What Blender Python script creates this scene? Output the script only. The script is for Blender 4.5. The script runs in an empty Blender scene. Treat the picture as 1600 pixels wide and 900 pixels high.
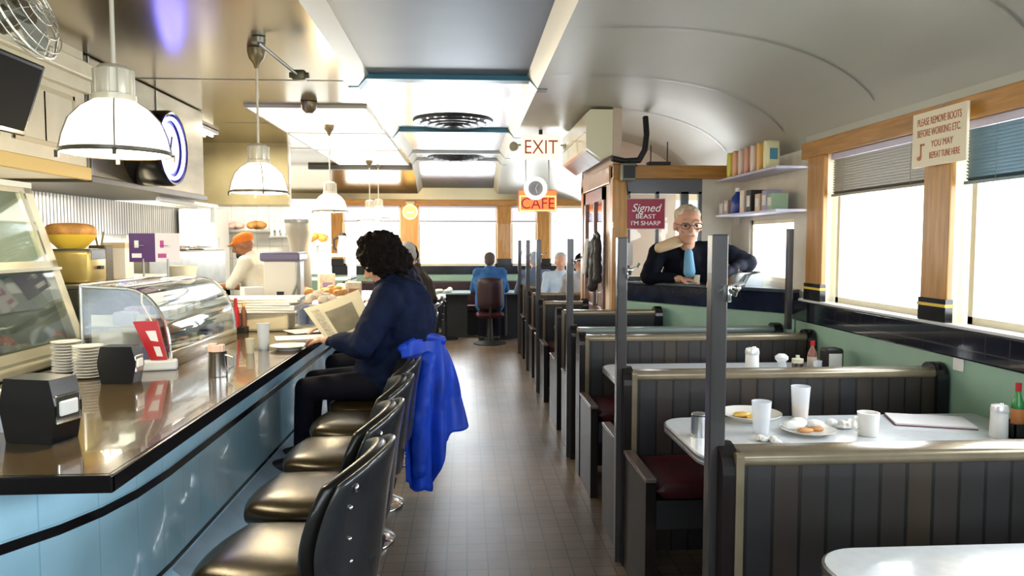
import bpy, bmesh, math, random
from mathutils import Vector, Matrix
random.seed(7)
PI = math.pi
SC = bpy.context.scene
COL = SC.collection
# ------------------------------------------------------------------ camera, world, exposure
F_PX, CAM_H = 1150.0, 1.55
PITCH = math.atan(72 / F_PX)
YAW = math.atan(72 * math.cos(PITCH) / F_PX)
cd = bpy.data.cameras.new('camera'); cd.sensor_width = 36; cd.lens = F_PX / 1600 * 36; cd.clip_start = .05
cam = bpy.data.objects.new('camera', cd); COL.objects.link(cam)
cam.location = (0, 0, CAM_H); cam.rotation_euler = (PI / 2 - PITCH, 0, -YAW)
SC.camera = cam
SC.view_settings.view_transform = 'Standard'; SC.view_settings.look = 'None'
SC.view_settings.gamma = 1; SC.view_settings.use_curve_mapping = False
SC.view_settings.exposure = 0.35
W = bpy.data.worlds.new('world'); SC.world = W; W.use_nodes = True
bg = W.node_tree.nodes['Background']; bg.inputs[0].default_value = (.93, .97, 1, 1); bg.inputs[1].default_value = 2.2

def area(name, loc, direction, sx, sy, power, color=(1, 1, 1)):
    l = bpy.data.lights.new(name, 'AREA'); l.shape = 'RECTANGLE'; l.size = sx; l.size_y = sy
    l.energy = power; l.color = color
    o = bpy.data.objects.new(name, l); COL.objects.link(o); o.location = loc
    o.rotation_euler = Vector(direction).to_track_quat('-Z', 'Y').to_euler()
    return o
# daylight standing outside the windows
area('daylight_side', (2.75, 2.7, 1.75), (-1, 0, -.15), 4.6, 1.3, 150, (.94, .97, 1))
area('daylight_end', (.1, 13.5, 1.75), (0, -1, -.1), 4.6, 1.3, 340, (.92, .96, 1))
area('daylight_nook', (2.0, 7.9, 1.65), (0, -1, -.1), .8, .8, 9, (.92, .96, 1))
area('daylight_nook_side', (2.85, 5.75, 1.5), (-1, 0, 0), .9, .5, 25, (.85, .93, 1))
area('daylight_rear', (0.2, -2.6, 1.8), (0, 1, -.1), 3.4, 1.3, 60, (.8, .9, 1))

_fw = Vector((math.sin(YAW) * math.cos(PITCH), math.cos(YAW) * math.cos(PITCH), -math.sin(PITCH)))
_rt = Vector((math.cos(YAW), -math.sin(YAW), 0)); _up = _rt.cross(_fw)
def P(px, py, X=None, Y=None, Z=None):
    """place in the room whose picture is (px, py) on the plane X=, Y= or Z="""
    d = _fw + _rt * ((px - 800) / F_PX) + _up * ((450 - py) / F_PX)
    if X is not None: t = X / d.x
    elif Y is not None: t = Y / d.y
    else: t = (Z - CAM_H) / d.z
    return Vector((0, 0, CAM_H)) + d * t

# ------------------------------------------------------------------ materials
MATS = {}
def mat(name, col, rough=.5, metal=0.0, emit=None, estr=0, noise=0, nscale=8, bump=0, bscale=40, coat=0, trans=0, stretch=(1, 1, 1), spec=.5, alpha=1, col2=None, sss=0):
    if name in MATS: return MATS[name]
    if rough >= .69: spec = min(spec, .12)
    m = bpy.data.materials.new(name); m.use_nodes = True; nt = m.node_tree; b = nt.nodes['Principled BSDF']
    b.inputs['Base Color'].default_value = (*col, 1); b.inputs['Roughness'].default_value = rough
    b.inputs['Metallic'].default_value = metal; b.inputs['Coat Weight'].default_value = coat
    b.inputs['Transmission Weight'].default_value = trans; b.inputs['Specular IOR Level'].default_value = spec
    b.inputs['Alpha'].default_value = alpha
    if emit: b.inputs['Emission Color'].default_value = (*emit, 1); b.inputs['Emission Strength'].default_value = estr
    if noise or bump:
        tc = nt.nodes.new('ShaderNodeTexCoord'); mp = nt.nodes.new('ShaderNodeMapping'); mp.inputs['Scale'].default_value = stretch
        nt.links.new(tc.outputs['Object'], mp.inputs['Vector'])
    if noise:
        n = nt.nodes.new('ShaderNodeTexNoise'); n.inputs['Scale'].default_value = nscale; n.inputs['Detail'].default_value = 4
        nt.links.new(mp.outputs[0], n.inputs['Vector'])
        mx = nt.nodes.new('ShaderNodeMix'); mx.data_type = 'RGBA'
        c2 = col2 or tuple(min(1, c * (1 + noise)) for c in col)
        c1 = col if col2 else tuple(c * (1 - noise) for c in col)
        mx.inputs['A'].default_value = (*c1, 1); mx.inputs['B'].default_value = (*c2, 1)
        cr = nt.nodes.new('ShaderNodeMapRange'); cr.inputs[1].default_value = .3; cr.inputs[2].default_value = .7
        nt.links.new(n.outputs['Fac'], cr.inputs[0]); nt.links.new(cr.outputs[0], mx.inputs['Factor']); nt.links.new(mx.outputs['Result'], b.inputs['Base Color'])
    if bump:
        n2 = nt.nodes.new('ShaderNodeTexNoise'); n2.inputs['Scale'].default_value = bscale
        nt.links.new(mp.outputs[0], n2.inputs['Vector'])
        bp = nt.nodes.new('ShaderNodeBump'); bp.inputs['Strength'].default_value = bump; bp.inputs['Distance'].default_value = .01
        nt.links.new(n2.outputs['Fac'], bp.inputs['Height']); nt.links.new(bp.outputs[0], b.inputs['Normal'])
    MATS[name] = m; return m

def clear(name, tint=(1, 1, 1), gloss=.12, rough=.03):
    if name in MATS: return MATS[name]
    m = bpy.data.materials.new(name); m.use_nodes = True; nt = m.node_tree; nt.nodes.clear()
    o = nt.nodes.new('ShaderNodeOutputMaterial'); t = nt.nodes.new('ShaderNodeBsdfTransparent'); t.inputs[0].default_value = (*tint, 1)
    g = nt.nodes.new('ShaderNodeBsdfGlossy'); g.inputs['Roughness'].default_value = rough
    lw = nt.nodes.new('ShaderNodeLayerWeight'); lw.inputs[0].default_value = .5
    fr = nt.nodes.new('ShaderNodeMath'); fr.operation = 'POWER'; fr.inputs[1].default_value = 6; nt.links.new(lw.outputs['Facing'], fr.inputs[0])
    ad = nt.nodes.new('ShaderNodeMath'); ad.operation = 'ADD'; ad.inputs[1].default_value = gloss; ad.use_clamp = True
    mx = nt.nodes.new('ShaderNodeMixShader')
    nt.links.new(fr.outputs[0], ad.inputs[0]); nt.links.new(ad.outputs[0], mx.inputs[0])
    nt.links.new(t.outputs[0], mx.inputs[1]); nt.links.new(g.outputs[0], mx.inputs[2]); nt.links.new(mx.outputs[0], o.inputs[0])
    MATS[name] = m; return m

def brick_mat(name, c1, c2, mortar, bw, bh, axes, rough=.3, msize=.004, noise=.1, offset=0.0, metal=0, bump=.3, coat=0, blend=None):
    """tiles laid out over two object axes"""
    m = bpy.data.materials.new(name); m.use_nodes = True; nt = m.node_tree; b = nt.nodes['Principled BSDF']
    tc = nt.nodes.new('ShaderNodeTexCoord'); sp = nt.nodes.new('ShaderNodeSeparateXYZ'); cb = nt.nodes.new('ShaderNodeCombineXYZ')
    nt.links.new(tc.outputs['Object'], sp.inputs[0]); nt.links.new(sp.outputs[axes[0]], cb.inputs[0]); nt.links.new(sp.outputs[axes[1]], cb.inputs[1])
    br = nt.nodes.new('ShaderNodeTexBrick'); br.offset = offset; br.inputs['Scale'].default_value = 1
    br.inputs['Color1'].default_value = (*c1, 1); br.inputs['Color2'].default_value = (*c2, 1); br.inputs['Mortar'].default_value = (*mortar, 1)
    br.inputs['Mortar Size'].default_value = msize; br.inputs['Brick Width'].default_value = bw; br.inputs['Row Height'].default_value = bh; br.inputs['Mortar Smooth'].default_value = .3
    nt.links.new(cb.outputs[0], br.inputs['Vector'])
    n = nt.nodes.new('ShaderNodeTexNoise'); n.inputs['Scale'].default_value = 3; n.inputs['Detail'].default_value = 6
    nt.links.new(tc.outputs['Object'], n.inputs['Vector'])
    mr = nt.nodes.new('ShaderNodeMapRange'); mr.inputs[1].default_value = .3; mr.inputs[2].default_value = .7; mr.inputs[3].default_value = 1 - noise; mr.inputs[4].default_value = 1 + noise
    nt.links.new(n.outputs['Fac'], mr.inputs[0])
    mu = nt.nodes.new('ShaderNodeVectorMath'); mu.operation = 'SCALE'
    nt.links.new(br.outputs['Color'], mu.inputs[0]); nt.links.new(mr.outputs[0], mu.inputs['Scale']); nt.links.new(mu.outputs[0], b.inputs['Base Color'])
    b.inputs['Roughness'].default_value = rough; b.inputs['Metallic'].default_value = metal; b.inputs['Coat Weight'].default_value = coat
    bu = nt.nodes.new('ShaderNodeBump'); bu.invert = True; bu.inputs['Strength'].default_value = bump; bu.inputs['Distance'].default_value = .003
    nt.links.new(br.outputs['Fac'], bu.inputs['Height']); nt.links.new(bu.outputs[0], b.inputs['Normal'])
    MATS[name] = m; return m

STEEL = mat('stainless steel', (.50, .47, .41), .32, 1, noise=.12, nscale=6, stretch=(1, 1, 12))
STEELD = mat('dull grey steel', (.3, .3, .28), .4, 1, noise=.15)
CHROME = mat('chrome', (.85, .86, .88), .12, 1)
CEIL = mat('brushed metal ceiling', (.38, .31, .185), .21, .9, noise=.06, nscale=1.5, stretch=(1, .3, 1))
CEILR = mat('painted vault', (.44, .44, .39), .42, .2, noise=.06, nscale=2, stretch=(1, .3, 1))
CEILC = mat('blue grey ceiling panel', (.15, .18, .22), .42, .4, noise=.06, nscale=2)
CEILT = mat('teal ceiling strip', (.03, .13, .18), .35, .3)
CREAM = mat('cream enamel', (.72, .66, .48), .35, noise=.05)
OAK = mat('oak wood', (.43, .20, .038), .38, noise=.25, nscale=5, stretch=(8, 8, .8), coat=.2)
OAKH = mat('oak beam', (.43, .20, .038), .38, noise=.25, nscale=5, stretch=(.8, .8, 8), coat=.2)
DARKWOOD = mat('dark stained wood', (.007, .004, .004), .42, spec=.25, noise=.4, nscale=5, stretch=(6, 6, .6), coat=.2)
POSTW = mat('grey brown post wood', (.030, .025, .026), .35, noise=.3, nscale=5, stretch=(6, 6, .6), coat=.3)
BLACK = mat('black gloss', (.006, .006, .008), .18)
BLACKM = mat('black matte', (.012, .012, .014), .55)
VINYL = mat('black vinyl', (.008, .008, .007), .3, spec=.35, bump=.08, bscale=250, coat=.15)
SEATV = mat('olive black seat vinyl', (.018, .013, .004), .27, spec=.3, bump=.05, bscale=250)
MAROON = mat('maroon vinyl', (.045, .005, .008), .42, spec=.3, bump=.1, bscale=200)
WHITE = mat('white plastic', (.8, .8, .8), .35)
CERAM = mat('white ceramic', (.82, .8, .76), .2, coat=.3)
PAPER = mat('white paper', (.82, .81, .78), .8, noise=.04)
FORMICA = mat('pale grey laminate', (.62, .65, .68), .16, noise=.05, nscale=30, coat=.3)
GREEN = mat('sage green wall paint', (.27, .43, .34), .45, noise=.05)
CRUMP = mat('crumpled paper', (.82, .81, .78), .8, bump=1, bscale=28)
GLASS = clear('clear pane', (.97, .98, .98), .03)
GLASSD = clear('case glass', (.86, .9, .88), .16)
GLASSW = clear('drinking glass', (.86, .89, .93), .2, .1)
NAVY = mat('navy fabric', (.005, .010, .034), .8, noise=.3, nscale=12, bump=.4, bscale=20)
BLUECOAT = mat('bright blue nylon', (.006, .045, .42), .5, spec=.2, noise=.3, nscale=6, bump=.5, bscale=14)
DENIM = mat('blue shirt cloth', (.03, .10, .26), .8, noise=.2)
DARKPANT = mat('black trousers', (.006, .006, .012), .8, noise=.3)
SKIN = mat('skin', (.60, .32, .21), .5, noise=.08)
SKIN2 = mat('brown skin', (.32, .13, .06), .5, noise=.08)
HAIRD = mat('dark brown hair', (.006, .0035, .003), .8, bump=1, bscale=90, noise=.4, nscale=30)
HAIRL = mat('light brown hair', (.25, .16, .09), .55, bump=1, bscale=90, noise=.3, nscale=40)
HAIRG = mat('grey hair', (.5, .48, .44), .6, bump=1, bscale=90, noise=.2)
SHIRTW = mat('white cotton', (.75, .72, .62), .8, noise=.05, bump=.3, bscale=15)
REDM = mat('red plastic', (.45, .015, .02), .3)
ORANGE = mat('orange cloth', (.75, .2, .03), .7)
YEL = mat('yellow', (.75, .5, .05), .5)
GREENB = mat('green bottle', (.03, .25, .06), .25)
PURPLE = mat('purple card', (.07, .01, .13), .4)
BREAD = mat('baked crust', (.5, .24, .06), .6, noise=.35, nscale=14, bump=.4)
TIN = mat('grey metal trim', (.55, .56, .58), .3, 1)

# ------------------------------------------------------------------ mesh helpers
class MB:
    def __init__(s): s.bm = bmesh.new()
    def box(s, x0, x1, y0, y1, z0, z1, bev=0, seg=2, m=None):
        r = bmesh.ops.create_cube(s.bm, size=1)['verts']
        for v in r:
            v.co = Vector(((x0 + x1) / 2 + v.co.x * (x1 - x0), (y0 + y1) / 2 + v.co.y * (y1 - y0), (z0 + z1) / 2 + v.co.z * (z1 - z0)))
        if bev:
            es = list({e for v in r for e in v.link_edges})
            k = bmesh.ops.bevel(s.bm, geom=es, offset=bev, segments=seg, affect='EDGES', profile=.5)
            r = list({v for f in k['faces'] for v in f.verts})
        if m is not None:
            for v in r: v.co = m @ v.co
        return s
    def prism(s, pts, ax, a, b, m=None):
        """closed 2-D outline pushed along axis ax (0 x, 1 y, 2 z) from a to b"""
        def mk(p, t):
            if ax == 0: c = Vector((t, p[0], p[1]))
            elif ax == 1: c = Vector((p[0], t, p[1]))
            else: c = Vector((p[0], p[1], t))
            return s.bm.verts.new(m @ c if m is not None else c)
        A = [mk(p, a) for p in pts]; B = [mk(p, b) for p in pts]; n = len(pts)
        fs = [s.bm.faces.new(A), s.bm.faces.new(B[::-1])]
        for i in range(n): fs.append(s.bm.faces.new((A[i], B[i], B[(i + 1) % n], A[(i + 1) % n])))
        bmesh.ops.recalc_face_normals(s.bm, faces=fs)
        return s
    def cone(s, p0, p1, r0, r1=None, seg=16, caps=True):
        p0, p1 = Vector(p0), Vector(p1); r1 = r0 if r1 is None else r1
        d = p1 - p0; L = d.length
        q = d.to_track_quat('Z', 'Y').to_matrix().to_4x4()
        mt = Matrix.Translation((p0 + p1) / 2) @ q
        bmesh.ops.create_cone(s.bm, cap_ends=caps, segments=seg, radius1=r0, radius2=max(r1, 1e-4), depth=L, matrix=mt)
        return s
    def ball(s, c, r, seg=16, rot=None):
        r = (r, r, r) if not hasattr(r, '__len__') else r
        mt = Matrix.Translation(c) @ (rot.to_4x4() if rot is not None else Matrix.Identity(4)) @ Matrix.Diagonal((*r, 1))
        bmesh.ops.create_uvsphere(s.bm, u_segments=seg, v_segments=max(6, seg // 2 + 2), radius=1, matrix=mt)
        return s
    def cap(s, p0, r0, p1, r1, seg=14):
        """tapering limb with round ends"""
        s.cone(p0, p1, r0, r1, seg); s.ball(p0, r0, seg); s.ball(p1, r1, seg); return s
    def lathe(s, prof, c=(0, 0, 0), seg=24, m=None, close=False):
        c = Vector(c); rings = []
        for r, z in prof:
            ring = []
            for i in range(seg):
                a = 2 * PI * i / seg; v = Vector((math.cos(a) * max(r, 1e-4), math.sin(a) * max(r, 1e-4), z))
                if m is not None: v = m @ v
                ring.append(s.bm.verts.new(c + v))
            rings.append(ring)
        fs = []
        for a, b in zip(rings, rings[1:]):
            for i in range(seg): fs.append(s.bm.faces.new((a[i], a[(i + 1) % seg], b[(i + 1) % seg], b[i])))
        if close:
            for i in range(seg): fs.append(s.bm.faces.new((rings[-1][i], rings[-1][(i + 1) % seg], rings[0][(i + 1) % seg], rings[0][i])))
        return s
    def tube(s, pts, r, seg=8):
        pts = [Vector(p) for p in pts]
        for a, b in zip(pts, pts[1:]): s.cone(a, b, r, r, seg)
        for p in pts[1:-1]: s.ball(p, r, seg)
        return s
    def grid(s, fn, nu, nv, thick=0):
        V = [[s.bm.verts.new(fn(i / nu, j / nv)) for j in range(nv + 1)] for i in range(nu + 1)]
        for i in range(nu):
            for j in range(nv): s.bm.faces.new((V[i][j], V[i + 1][j], V[i + 1][j + 1], V[i][j + 1]))
        return s
    def pad(s, fn, n=14, k=.35, pw=8):
        """closed cushion: fn(u, v, t) with u, v in -1..1 and t -1..1 through the thickness"""
        def mp(a, b, t):
            u = a * math.sqrt(1 - k * b * b / 2); v = b * math.sqrt(1 - k * a * a / 2)
            mm = max(abs(a), abs(b)); e = math.sqrt(max(0, 1 - mm ** pw))
            return s.bm.verts.new(fn(u, v, t * e))
        g = [math.sin(PI / 2 * (-1 + 2 * i / n)) for i in range(n + 1)]
        T = [[mp(a, b, 1) for b in g] for a in g]; B = [[mp(a, b, -1) for b in g] for a in g]
        fs = []
        for i in range(n):
            for j in range(n):
                fs.append(s.bm.faces.new((T[i][j], T[i + 1][j], T[i + 1][j + 1], T[i][j + 1]))); fs.append(s.bm.faces.new((B[i][j], B[i][j + 1], B[i + 1][j + 1], B[i + 1][j])))
        bmesh.ops.remove_doubles(s.bm, verts=[v for r in T + B for v in r], dist=1e-5)
        return s
    def build(s, name, m, parent=None, smooth=False, loc=None):
        me = bpy.data.meshes.new(name)
        bmesh.ops.recalc_face_normals(s.bm, faces=s.bm.faces)
        s.bm.to_mesh(me); s.bm.free(); me.materials.append(m)
        if smooth:
            for p in me.polygons: p.use_smooth = True
            try: me.set_sharp_from_angle(angle=math.radians(40))
            except Exception: pass
        o = bpy.data.objects.new(name, me); COL.objects.link(o)
        if parent: o.parent = parent
        if loc: o.location = loc
        return o

def thing(name, label, cat, loc=(0, 0, 0), rz=0, group=None):
    o = bpy.data.objects.new(name, None); COL.objects.link(o); o.empty_display_size = .05
    o.location = loc; o.rotation_euler = (0, 0, rz); o['label'] = label; o['category'] = cat
    if group: o['group'] = group
    return o
def tag(o, label, cat, group=None, kind=None):
    o['label'] = label; o['category'] = cat
    if group: o['group'] = group
    if kind: o['kind'] = kind
    return o
def struct(name, mb, m, smooth=False, parent=None):
    o = mb.build(name, m, parent, smooth); 
    if parent is None: o['kind'] = 'structure'
    return o
def dup(o, loc=None, rz=None, label=None, group=None, parent=None):
    c = o.copy(); COL.objects.link(c); c.parent = parent
    if loc is not None: c.location = loc
    if rz is not None: c.rotation_euler = (0, 0, rz)
    if label: c['label'] = label
    if group: c['group'] = group
    for ch in list(o.children): dup(ch, parent=c)
    return c
def text(name, body, m, size, parent=None, loc=(0, 0, 0), rot=(PI / 2, 0, 0), ext=.001, shear=0, ax='CENTER', sx=1):
    cu = bpy.data.curves.new(name, 'FONT'); cu.body = body; cu.size = size; cu.extrude = ext; cu.align_x = ax; cu.align_y = 'CENTER'; cu.shear = shear
    cu.materials.append(m)
    tmp = bpy.data.objects.new(name, cu); me = bpy.data.meshes.new_from_object(tmp); bpy.data.objects.remove(tmp); me.materials.clear(); me.materials.append(m)
    o = bpy.data.objects.new(name, me); COL.objects.link(o); o.parent = parent; o.location = loc; o.rotation_euler = rot; o.scale = (sx, 1, 1)
    return o
def blob(name, prims, m, parent, vox=.012, smooth_it=4, extra=None):
    """limb and ball shapes fused into one continuous skin"""
    b = MB()
    for p in prims:
        if p[0] == 'c': b.cap(p[1], p[2], p[3], p[4])
        else: b.ball(p[1], p[2], 18, p[3] if len(p) > 3 else None)
    o = b.build(name, m, parent, True)
    md = o.modifiers.new('fuse', 'REMESH'); md.mode = 'VOXEL'; md.voxel_size = vox; md.use_smooth_shade = True
    if smooth_it:
        sm = o.modifiers.new('soft', 'SMOOTH'); sm.factor = .5; sm.iterations = smooth_it
    if extra:
        t = bpy.data.textures.new(name, 'CLOUDS'); t.noise_scale = extra[0]
        d = o.modifiers.new('folds', 'DISPLACE'); d.texture = t; d.strength = extra[1]; d.mid_level = .5
    return o

# ================================================================== ROOM SHELL
XR, XL, YF, YN = 2.35, -3.25, 12.8, -2.2
LEDGE, HEADZ = 1.14, 2.12
FLOOR = brick_mat('worn small brown floor tiles', (.17, .122, .082), (.20, .145, .10), (.10, .072, .05), .10, .10, ('X', 'Y'), .36, .005, .22, 0, 0, .05)
struct('floor', MB().box(XL - .2, 5.2, YN - .3, YF + .3, -.1, 0), FLOOR)
# ceiling: flat kitchen side, raised middle strip with sloping sides, vault on the window side
def zc(X):
    if X <= 1.0: return 2.74
    t = min(1, (X - 1.0) / (XR + .03 - 1.0)); return 2.2 + .54 * math.sqrt(max(0, 1 - t ** 2.2))
YS = 11.5   # from here the ceiling drops to the end wall
def drop(Y): return max(0, (Y - YS) / (YF - YS)) ** 1.3 * .36
YLIST = [YN, 0, 2, 4, 6, 8, 10, YS, YS + .4, YS + .8, YF + .05]
def ceil_surf(x0, x1, nx, fz, m, name):
    ys = YLIST
    b = MB(); V = []
    for y in ys:
        V.append([b.bm.verts.new((x0 + (x1 - x0) * i / nx, y, max(2.2, fz(x0 + (x1 - x0) * i / nx) - drop(y)))) for i in range(nx + 1)])
    for a, c in zip(V, V[1:]):
        for i in range(nx): b.bm.faces.new((a[i], a[i + 1], c[i + 1], c[i]))
    return struct(name, b, m, True)
cl = ceil_surf(XL, -.82, 4, lambda x: 2.74, CEIL, 'ceiling')
cr = ceil_surf(.56, XR + .03, 24, zc, CEILR, 'ceiling_vault')
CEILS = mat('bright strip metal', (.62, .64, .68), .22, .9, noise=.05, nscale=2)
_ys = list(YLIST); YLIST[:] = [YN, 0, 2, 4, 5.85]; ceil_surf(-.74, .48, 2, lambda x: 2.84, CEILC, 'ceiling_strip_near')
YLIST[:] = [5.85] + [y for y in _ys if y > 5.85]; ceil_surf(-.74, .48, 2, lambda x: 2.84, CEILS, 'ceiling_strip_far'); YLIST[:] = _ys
for nm, a, c in (('trim_1', (-.82, 2.74), (-.74, 2.84)), ('trim_2', (.48, 2.84), (.56, 2.74))):
    b = MB(); ys = [YN, YS, YS + .4, YS + .8, YF + .05]
    V = [[b.bm.verts.new((a[0], y, a[1] - drop(y))), b.bm.verts.new((c[0], y, c[1] - drop(y)))] for y in ys]
    for p, q in zip(V, V[1:]): b.bm.faces.new((p[0], p[1], q[1], q[0]))
    struct(nm, b, mat('cream strip edge', (.62, .58, .46), .35, .3))
# ribs over the strip and seams over the vault
for i, (y, m, w) in enumerate([(5.85, CEILT, .06), (8.55, CEILT, .04), (10.6, STEELD, .03), (YS, STEELD, .03)]):
    b = MB(); b.box(-.80, .54, y - w, y + w, 2.80, 2.838)
    b.prism([(-.90, 2.735), (-.82, 2.735), (-.76, 2.80), (-.76, 2.825), (-.80, 2.80)], 1, y - w, y + w)
    b.prism([(.64, 2.735), (.56, 2.735), (.50, 2.80), (.50, 2.825), (.54, 2.80)], 1, y - w, y + w)
    struct('trim_%d' % (3 + i), b, m)
for i, y in enumerate([1.7, 2.9, 4.1, 5.3, 6.5, 7.7]):
    b = MB(); n = 24; V = []
    for k in range(n + 1):
        x = .62 + (XR - .62) * k / n; V.append((x, zc(x) - .002))
    for (xa, za), (xb, zb) in zip(V, V[1:]):
        q = [b.bm.verts.new(p) for p in ((xa, y, za - .006), (xb, y, zb - .006), (xb, y + .012, zb - .006), (xa, y + .012, za - .006))]; b.bm.faces.new(q)
    struct('trim_%d' % (7 + i), b, mat('vault seam', (.33, .33, .31), .3, .5))
for i, y in enumerate([3.6, 5.6, 7.6, 9.6]):
    struct('trim_%d' % (13 + i), MB().box(-2.4, -.9, y, y + .012, 2.7365, 2.7395), mat('ceiling seam', (.3, .28, .22), .4, .5))
struct('trim_17', MB().box(-2.4, -.82, YS + .0, YS + .12, 2.66, 2.735), mat('dark grey trim', (.12, .11, .09), .5))

# right wall: green below, black tiled sill band, windows, oak head trim
TILEB = brick_mat('black glazed tile', (.006, .007, .016), (.008, .010, .022), (.02, .02, .03), .15, .15, ('Y', 'Z'), .12, .004, .2, 0, 0, .3, .5)
struct('wall_right', MB().box(XR, XR + .15, YN, 5.1, 0, 1.0).box(XR + .1, XR + .15, YN, 5.1, 1.0, LEDGE), GREEN)
struct('wall_right_top', MB().box(XR, XR + .15, YN, 5.0, HEADZ + .1, 2.6), CEILR)
struct('trim_18', MB().box(XR - .02, XR + .15, YN, 5.12, .995, LEDGE, .01), TILEB)
struct('trim_19', MB().box(XR - .012, XR + .1, YN, 5.05, HEADZ, HEADZ + .11, .006), OAKH)
struct('trim_20', MB().box(XR - .035, XR + .16, YN, 5.0, LEDGE, LEDGE + .016, .005), mat('pale sill', (.6, .62, .62), .25))
wins = [(3.66, 4.68), (1.9, 3.40), (.2, 1.7), (-1.6, 0.0)]
pil = [(4.70, 4.93), (3.43, 3.64), (1.71, 1.89), (.01, .19)]
for i, (a, c) in enumerate(pil):
    struct('trim_%d' % (21 + i), MB().box(XR - .02, XR + .012, a, c, 1.14, HEADZ, .006), OAK)
    struct('trim_%d' % (91 + i), MB().box(XR + .012, XR + .13, a + .005, c - .005, 1.14, HEADZ), mat('cream window frame', (.75, .68, .5)))
    tb = MB().box(XR - .026, XR + .012, a - .004, c + .004, LEDGE + .016, LEDGE + .13)
    o = struct('trim_%d' % (31 + i), tb, BLACK)
    struct('trim_%d' % (41 + i), MB().box(XR - .03, XR + .014, a - .006, c + .006, LEDGE + .09, LEDGE + .105), YEL)
FRAME = mat('cream window frame', (.75, .68, .5), .4)
FRAMEG = mat('grey window frame', (.25, .26, .28), .4)
SLAT = mat('grey brown blind slats', (.22, .20, .165), .4, .2)
SLATB = mat('blue grey blind slats', (.11, .17, .20), .35, .3)
def window(n, axis, a, b, z0, z1, off, fm):
    """axis 'x': in the side wall (a..b along y); 'y': in the end wall (a..b along x)"""
    root = bpy.data.objects.new('window_%d' % n, None); COL.objects.link(root); root['kind'] = 'structure'
    f = MB(); w = .035
    def bx(mb, p0, p1, q0, q1, d0, d1):
        if axis == 'x': mb.box(d0, d1, p0, p1, q0, q1)
        else: mb.box(p0, p1, d0, d1, q0, q1)
    bx(f, a, a + w, z0, z1, off, off + .05); bx(f, b - w, b, z0, z1, off, off + .05)
    bx(f, a, b, z0, z0 + w, off, off + .05); bx(f, a, b, z1 - w, z1, off, off + .05)
    f.build('window_frame', fm, root)
    g = MB(); bx(g, a + w, b - w, z0 + w, z1 - w, off + .02, off + .026); g.build('pane', GLASS, root)
def blind(axis, a, b, z0, z1, off, m, label, group):
    r = thing('window_blind', label, 'blind', (0, 0, 0), 0, group)
    s = MB(); n = int((z1 - .04 - z0) / .016)
    for k in range(n):
        z = z0 + .012 + k * .016
        mt = None
        if axis == 'x': mt = Matrix.Translation((off, (a + b) / 2, z)) @ Matrix.Rotation(.75, 4, 'Y'); s.box(-.011, .011, -(b - a) / 2 + .01, (b - a) / 2 - .01, -.0008, .0008, m=mt)
        else: mt = Matrix.Translation(((a + b) / 2, off, z)) @ Matrix.Rotation(-.75, 4, 'X'); s.box(-(b - a) / 2 + .01, (b - a) / 2 - .01, -.011, .011, -.0008, .0008, m=mt)
    s.build('slats', m, r)
    h = MB(); t = MB()
    if axis == 'x':
        h.box(off - .018, off + .018, a, b, z1 - .04, z1, .004); t.box(off - .012, off + .012, a, b, z0 - .012, z0 + .004, .003)
        for q in (.15, .85): t.cone((off - .014, a + (b - a) * q, z0), (off - .014, a + (b - a) * q, z1), .0015, seg=5)
    else:
        h.box(a, b, off - .018, off + .018, z1 - .04, z1, .004); t.box(a, b, off - .012, off + .012, z0 - .012, z0 + .004, .003)
    h.build('head_rail', mat('pale violet rail', (.5, .48, .62), .35, .2), r); t.build('bottom_rail', m, r)
for i, (a, c) in enumerate(wins):
    window(i + 1, 'x', a, c, LEDGE + .016, HEADZ, XR + .07, FRAME)
blind('x', 3.67, 4.68, 1.855, HEADZ, XR + .035, SLAT, 'grey-brown venetian blind half lowered behind the oak post with the cream sign', 'venetian blinds of the side wall')
blind('x', 1.95, 3.40, 1.835, HEADZ, XR + .035, SLATB, 'blue-grey venetian blind half lowered at the right edge of the room', 'venetian blinds of the side wall')

# end wall
EG = MB().box(XL, 5.2, YF, YF + .15, 0, 1.0)
struct('wall_end', EG, GREEN); struct('wall_end_top', MB().box(XL, 5.2, YF, YF + .15, 2.28, 2.9), CEIL)
struct('trim_51', MB().box(-2.3, 2.6, YF - .02, YF + .1, .99, LEDGE, .006), BLACK)
struct('trim_52', MB().box(-2.3, 2.6, YF - .015, YF + .1, 2.17, 2.28, .006), OAKH)
eps = [(-2.3, -2.1), (-1.12, -.82), (.545, .78), (1.24, 1.46), (2.05, 2.6)]
for i, (a, c) in enumerate(eps):
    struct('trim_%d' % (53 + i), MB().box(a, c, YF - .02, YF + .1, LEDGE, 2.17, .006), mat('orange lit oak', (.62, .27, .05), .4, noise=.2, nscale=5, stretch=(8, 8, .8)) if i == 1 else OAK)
    struct('trim_%d' % (61 + i), MB().box(a - .005, c + .005, YF - .03, YF + .1, LEDGE, LEDGE + .12), BLACK)
for i, ((a0, a), (c, c0)) in enumerate(zip(eps, eps[1:])):
    window(5 + i, 'y', a, c, LEDGE, 2.17, YF + .04, FRAME)
    if i < 3: blind('y', a + .01, c - .01, 1.90, 2.17, YF + .01, mat('pale lilac blind slats', (.62, .58, .66), .4), 'pale lilac blind half lowered on the end window ' + ['behind the far pendant lamps', 'behind the man in the blue shirt', 'behind the cafe sign'][i], 'venetian blinds of the end wall')

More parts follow.
